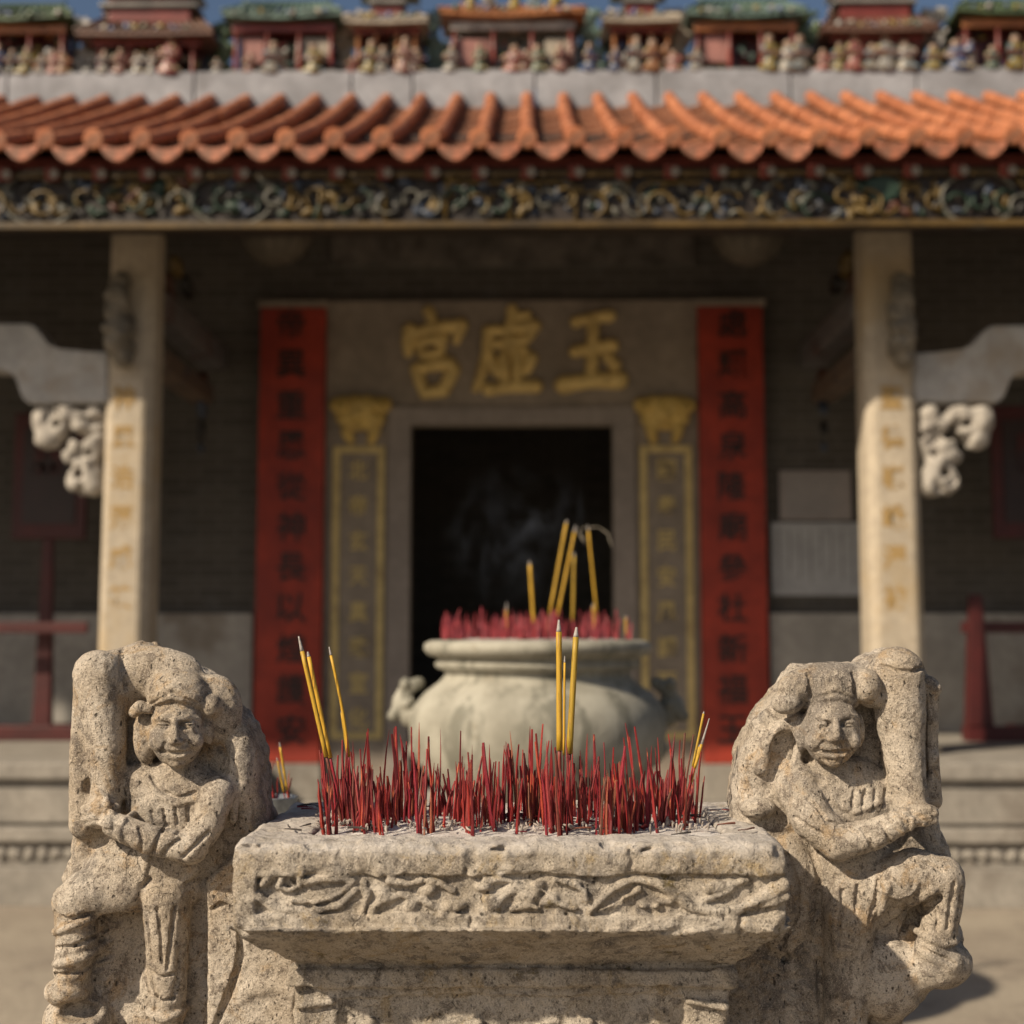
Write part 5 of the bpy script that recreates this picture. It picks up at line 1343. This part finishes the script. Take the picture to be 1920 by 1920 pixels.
# club and the stems behind it
S.cap([(1675, 1264, 18, 52), (1680, 1330, 24, 48), (1685, 1400, 28, 40), (1690, 1460, 32, 36), (1696, 1505, 36, 36)], 8)
S.cut([(1636, 1246), (1660, 1256), (1690, 1258), (1722, 1250)], 3.4, 3)
S.cap([(1738, 1290, -4, 24), (1740, 1400, -6, 20), (1744, 1500, -6, 24)], 8); S.ell((1750, 1292, 8), (14, 12, 14), 4); S.ell((1748, 1352, 8), (10, 14, 12), 4); S.ell((1746, 1420, 8), (12, 16, 12), 4)
S.cut([(1728, 1310), (1730, 1380), (1732, 1450)], 4, 4)
# scarf loop
S.cap([(1500, 1350, 8, 14), (1462, 1364, 14, 14), (1436, 1394, 12, 14), (1425, 1440, 4, 14)], 8)
S.ell((1466, 1406, 22), (26, 38, 22), 5, True); S.cap([(1494, 1402, 16, 9), (1488, 1432, 18, 11), (1472, 1466, 14, 12)], 5)
# arm with the hand at the club's foot
S.ell((1494, 1474, 14), (44, 44, 40), 14)
S.cap([(1494, 1480, 26, 40), (1512, 1530, 50, 38), (1556, 1570, 64, 34)], 7); S.cap([(1556, 1570, 64, 33), (1620, 1552, 80, 28), (1668, 1526, 84, 23)], 4)
for q in (((1478, 1524), (1500, 1540), (1524, 1552)), ((1536, 1530), (1560, 1536), (1584, 1548)), ((1592, 1540), (1604, 1560), (1614, 1580)), ((1500, 1490), (1515, 1505), (1530, 1528)), ((1626, 1530), (1636, 1550), (1642, 1568))): S.cut(q, 3, 3)
S.ridge([(1650, 1510), (1658, 1530), (1666, 1550)], 5, -1, 3)
S.ell((1700, 1518, 68), (36, 22, 28), 4); S.ridge([(1692, 1510), (1710, 1506), (1724, 1508)], [9, 10, 8], 0, 2)
for k in range(4): S.ridge([(1680, 1522 + 6 * k), (1712, 1518 + 7 * k), (1732, 1510 + 7 * k)], [5.5, 6, 5], -1, 2)
for k in range(4): S.cut([(1590 + 20 * k, 1478), (1586 + 20 * k, 1494), (1584 + 20 * k, 1512)], 2.8, 2)
S.ridge([(1530, 1470), (1556, 1500), (1590, 1516), (1640, 1498)], 5, -1, 4)
S.ell((1420, 1514, 8), (34, 20, 26), 7)
# lower body
S.ell((1595, 1618, 2), (82, 60, 42), 10); S.ell((1612, 1668, 0), (86, 55, 38), 10); S.ell((1684, 1572, 60), (44, 14, 30), 8, True)
S.cap([(1628, 1665, 16, 48), (1700, 1628, 42, 45), (1750, 1636, 48, 40)], 6); S.cap([(1756, 1645, 44, 38), (1754, 1692, 40, 36), (1748, 1736, 38, 34)], 5)
S.ridge([(1710, 1738), (1748, 1756), (1784, 1750)], 7, 0, 3); S.cap([(1735, 1768, 38, 31), (1765, 1790, 38, 28), (1784, 1798, 26, 24)], 4)
S.ridge([(1722, 1654), (1684, 1690), (1644, 1728)], [11, 13, 14], -2, 4); S.cut([(1738, 1668), (1716, 1706), (1696, 1742)], 6, 3)
for q in (((1762, 1640), (1758, 1680), (1754, 1724)), ((1778, 1652), (1776, 1690), (1770, 1730)), ((1668, 1676), (1656, 1694), (1640, 1712)), ((1735, 1690), (1738, 1710), (1734, 1730)), ((1690, 1600), (1720, 1606), (1740, 1620)), ((1712, 1764), (1735, 1775), (1770, 1792))): S.cut(q, 3.2, 3)
d_ = S.surf(1665, 1642); S.ell((1665, 1640, d_ - 4), (34, 30, 14), 3); S.ridge([(1633, 1640), (1641, 1660), (1664, 1669), (1688, 1658), (1696, 1638)], 4, -1, 2)
S.poly([(1556, 1640), (1642, 1640), (1630, 1700), (1592, 1772), (1556, 1782), (1542, 1700)], 0, 54, 10, 4)
S.ridge([(1642, 1645), (1639, 1700), (1632, 1770)], 7, 0, 3); S.cut([(1630, 1640), (1624, 1690), (1612, 1730), (1596, 1768)], 3.5, 2); S.cut([(1594, 1650), (1592, 1700), (1584, 1745)], 3.5, 2); S.cut([(1568, 1660), (1564, 1710), (1560, 1760)], 3, 2)
S.ell((1475, 1680, 0), (58, 114, 36), 12); S.cut([(1522, 1596), (1534, 1650), (1530, 1705), (1508, 1760), (1470, 1800)], 6, 3); S.cut([(1470, 1600), (1488, 1650), (1488, 1710), (1460, 1770)], 4, 3); S.cut([(1440, 1610), (1452, 1670), (1445, 1740)], 4, 3)
S.cap([(1590, 1720, 6, 48), (1582, 1900, 4, 42), (1580, 2070, 4, 42)], 10); S.cut([(1630, 1790), (1628, 1880), (1624, 2000)], 5, 4); S.cut([(1536, 1800), (1540, 1900), (1540, 2000)], 5, 4)
S.ell((1752, 1804, 6), (68, 50, 54), 10); S.ell((1664, 1835, 4), (72, 76, 42), 12); S.ell((1744, 1868, 40), (36, 20, 44), 8, True)
S.noise(15, .7, 52); S.noise(7, .8, 53)
st = obj('guardian_statue', S.mesh('guardian_statue', plane_map(YS)), STONE)
tag(st, 'weathered stone figure with two hair buns, club and raised knee, at burner end', 'statue', 'carved stone figures flanking the burner')
zb = PZ(2064, YS)
bb = thing('altar_base', 'broad stone base carrying the burner and both stone figures', 'stone base', (P(955, 1700, YB).x, 2.0, 0))
box('base_slab', -.78, .76, 1.72, 2.30, zb - .12, zb, STONE, bb, .012)
box('base_block', -.74, .72, 1.76, 2.27, 0, zb - .121, STONE, bb, .012)

# ================================================================== SMOKE over the urn
a, b = P(820, 1165, YU), P(1140, 850, YU)
sm = bpy.data.materials.new('incense_smoke'); sm.use_nodes = True; nt = sm.node_tree; nt.nodes.clear()
out = nt.nodes.new('ShaderNodeOutputMaterial'); pv = nt.nodes.new('ShaderNodeVolumePrincipled'); nt.links.new(pv.outputs[0], out.inputs['Volume'])
pv.inputs['Color'].default_value = (.72, .80, 1, 1)
tc = nt.nodes.new('ShaderNodeTexCoord'); nz = nt.nodes.new('ShaderNodeTexNoise'); nz.inputs['Scale'].default_value = 7; nz.inputs['Detail'].default_value = 4; nz.inputs['Distortion'].default_value = 2.6
mp = nt.nodes.new('ShaderNodeMapping'); mp.inputs['Scale'].default_value = (1, 1, .55); nt.links.new(tc.outputs['Object'], mp.inputs[0]); nt.links.new(mp.outputs[0], nz.inputs['Vector'])
mr = nt.nodes.new('ShaderNodeMapRange'); mr.inputs[1].default_value = .53; mr.inputs[2].default_value = .74; mr.inputs[4].default_value = 1.1; nt.links.new(nz.outputs['Fac'], mr.inputs[0])
gr = nt.nodes.new('ShaderNodeTexGradient'); gr.gradient_type = 'SPHERICAL'
m2 = nt.nodes.new('ShaderNodeMapping'); c_ = (a + b) / 2; hx, hz = abs(b.x - a.x) / 2, abs(b.z - a.z) / 2
m2.vector_type = 'POINT'; m2.inputs['Scale'].default_value = (1 / hx, 1 / .16, 1 / hz); m2.inputs['Location'].default_value = (-c_.x / hx, -YU / .16, -c_.z / hz)
nt.links.new(tc.outputs['Object'], m2.inputs[0]); nt.links.new(m2.outputs[0], gr.inputs[0])
mu = nt.nodes.new('ShaderNodeMath'); mu.operation = 'MULTIPLY'; nt.links.new(mr.outputs[0], mu.inputs[0]); nt.links.new(gr.outputs['Fac'], mu.inputs[1]); nt.links.new(mu.outputs[0], pv.inputs['Density'])
smoke = obj('smoke', lathe_me([(max(.02, math.sin(q)), -math.cos(q)) for q in np.linspace(.05, math.pi - .05, 12)], 20, 'smoke'), sm)
smoke.data.transform(Matrix.Translation((c_.x, YU, c_.z)) @ Matrix.Diagonal((hx, .17, hz, 1)))
tag(smoke, 'faint bluish incense smoke drifting above the urn', 'smoke', None, 'stuff')
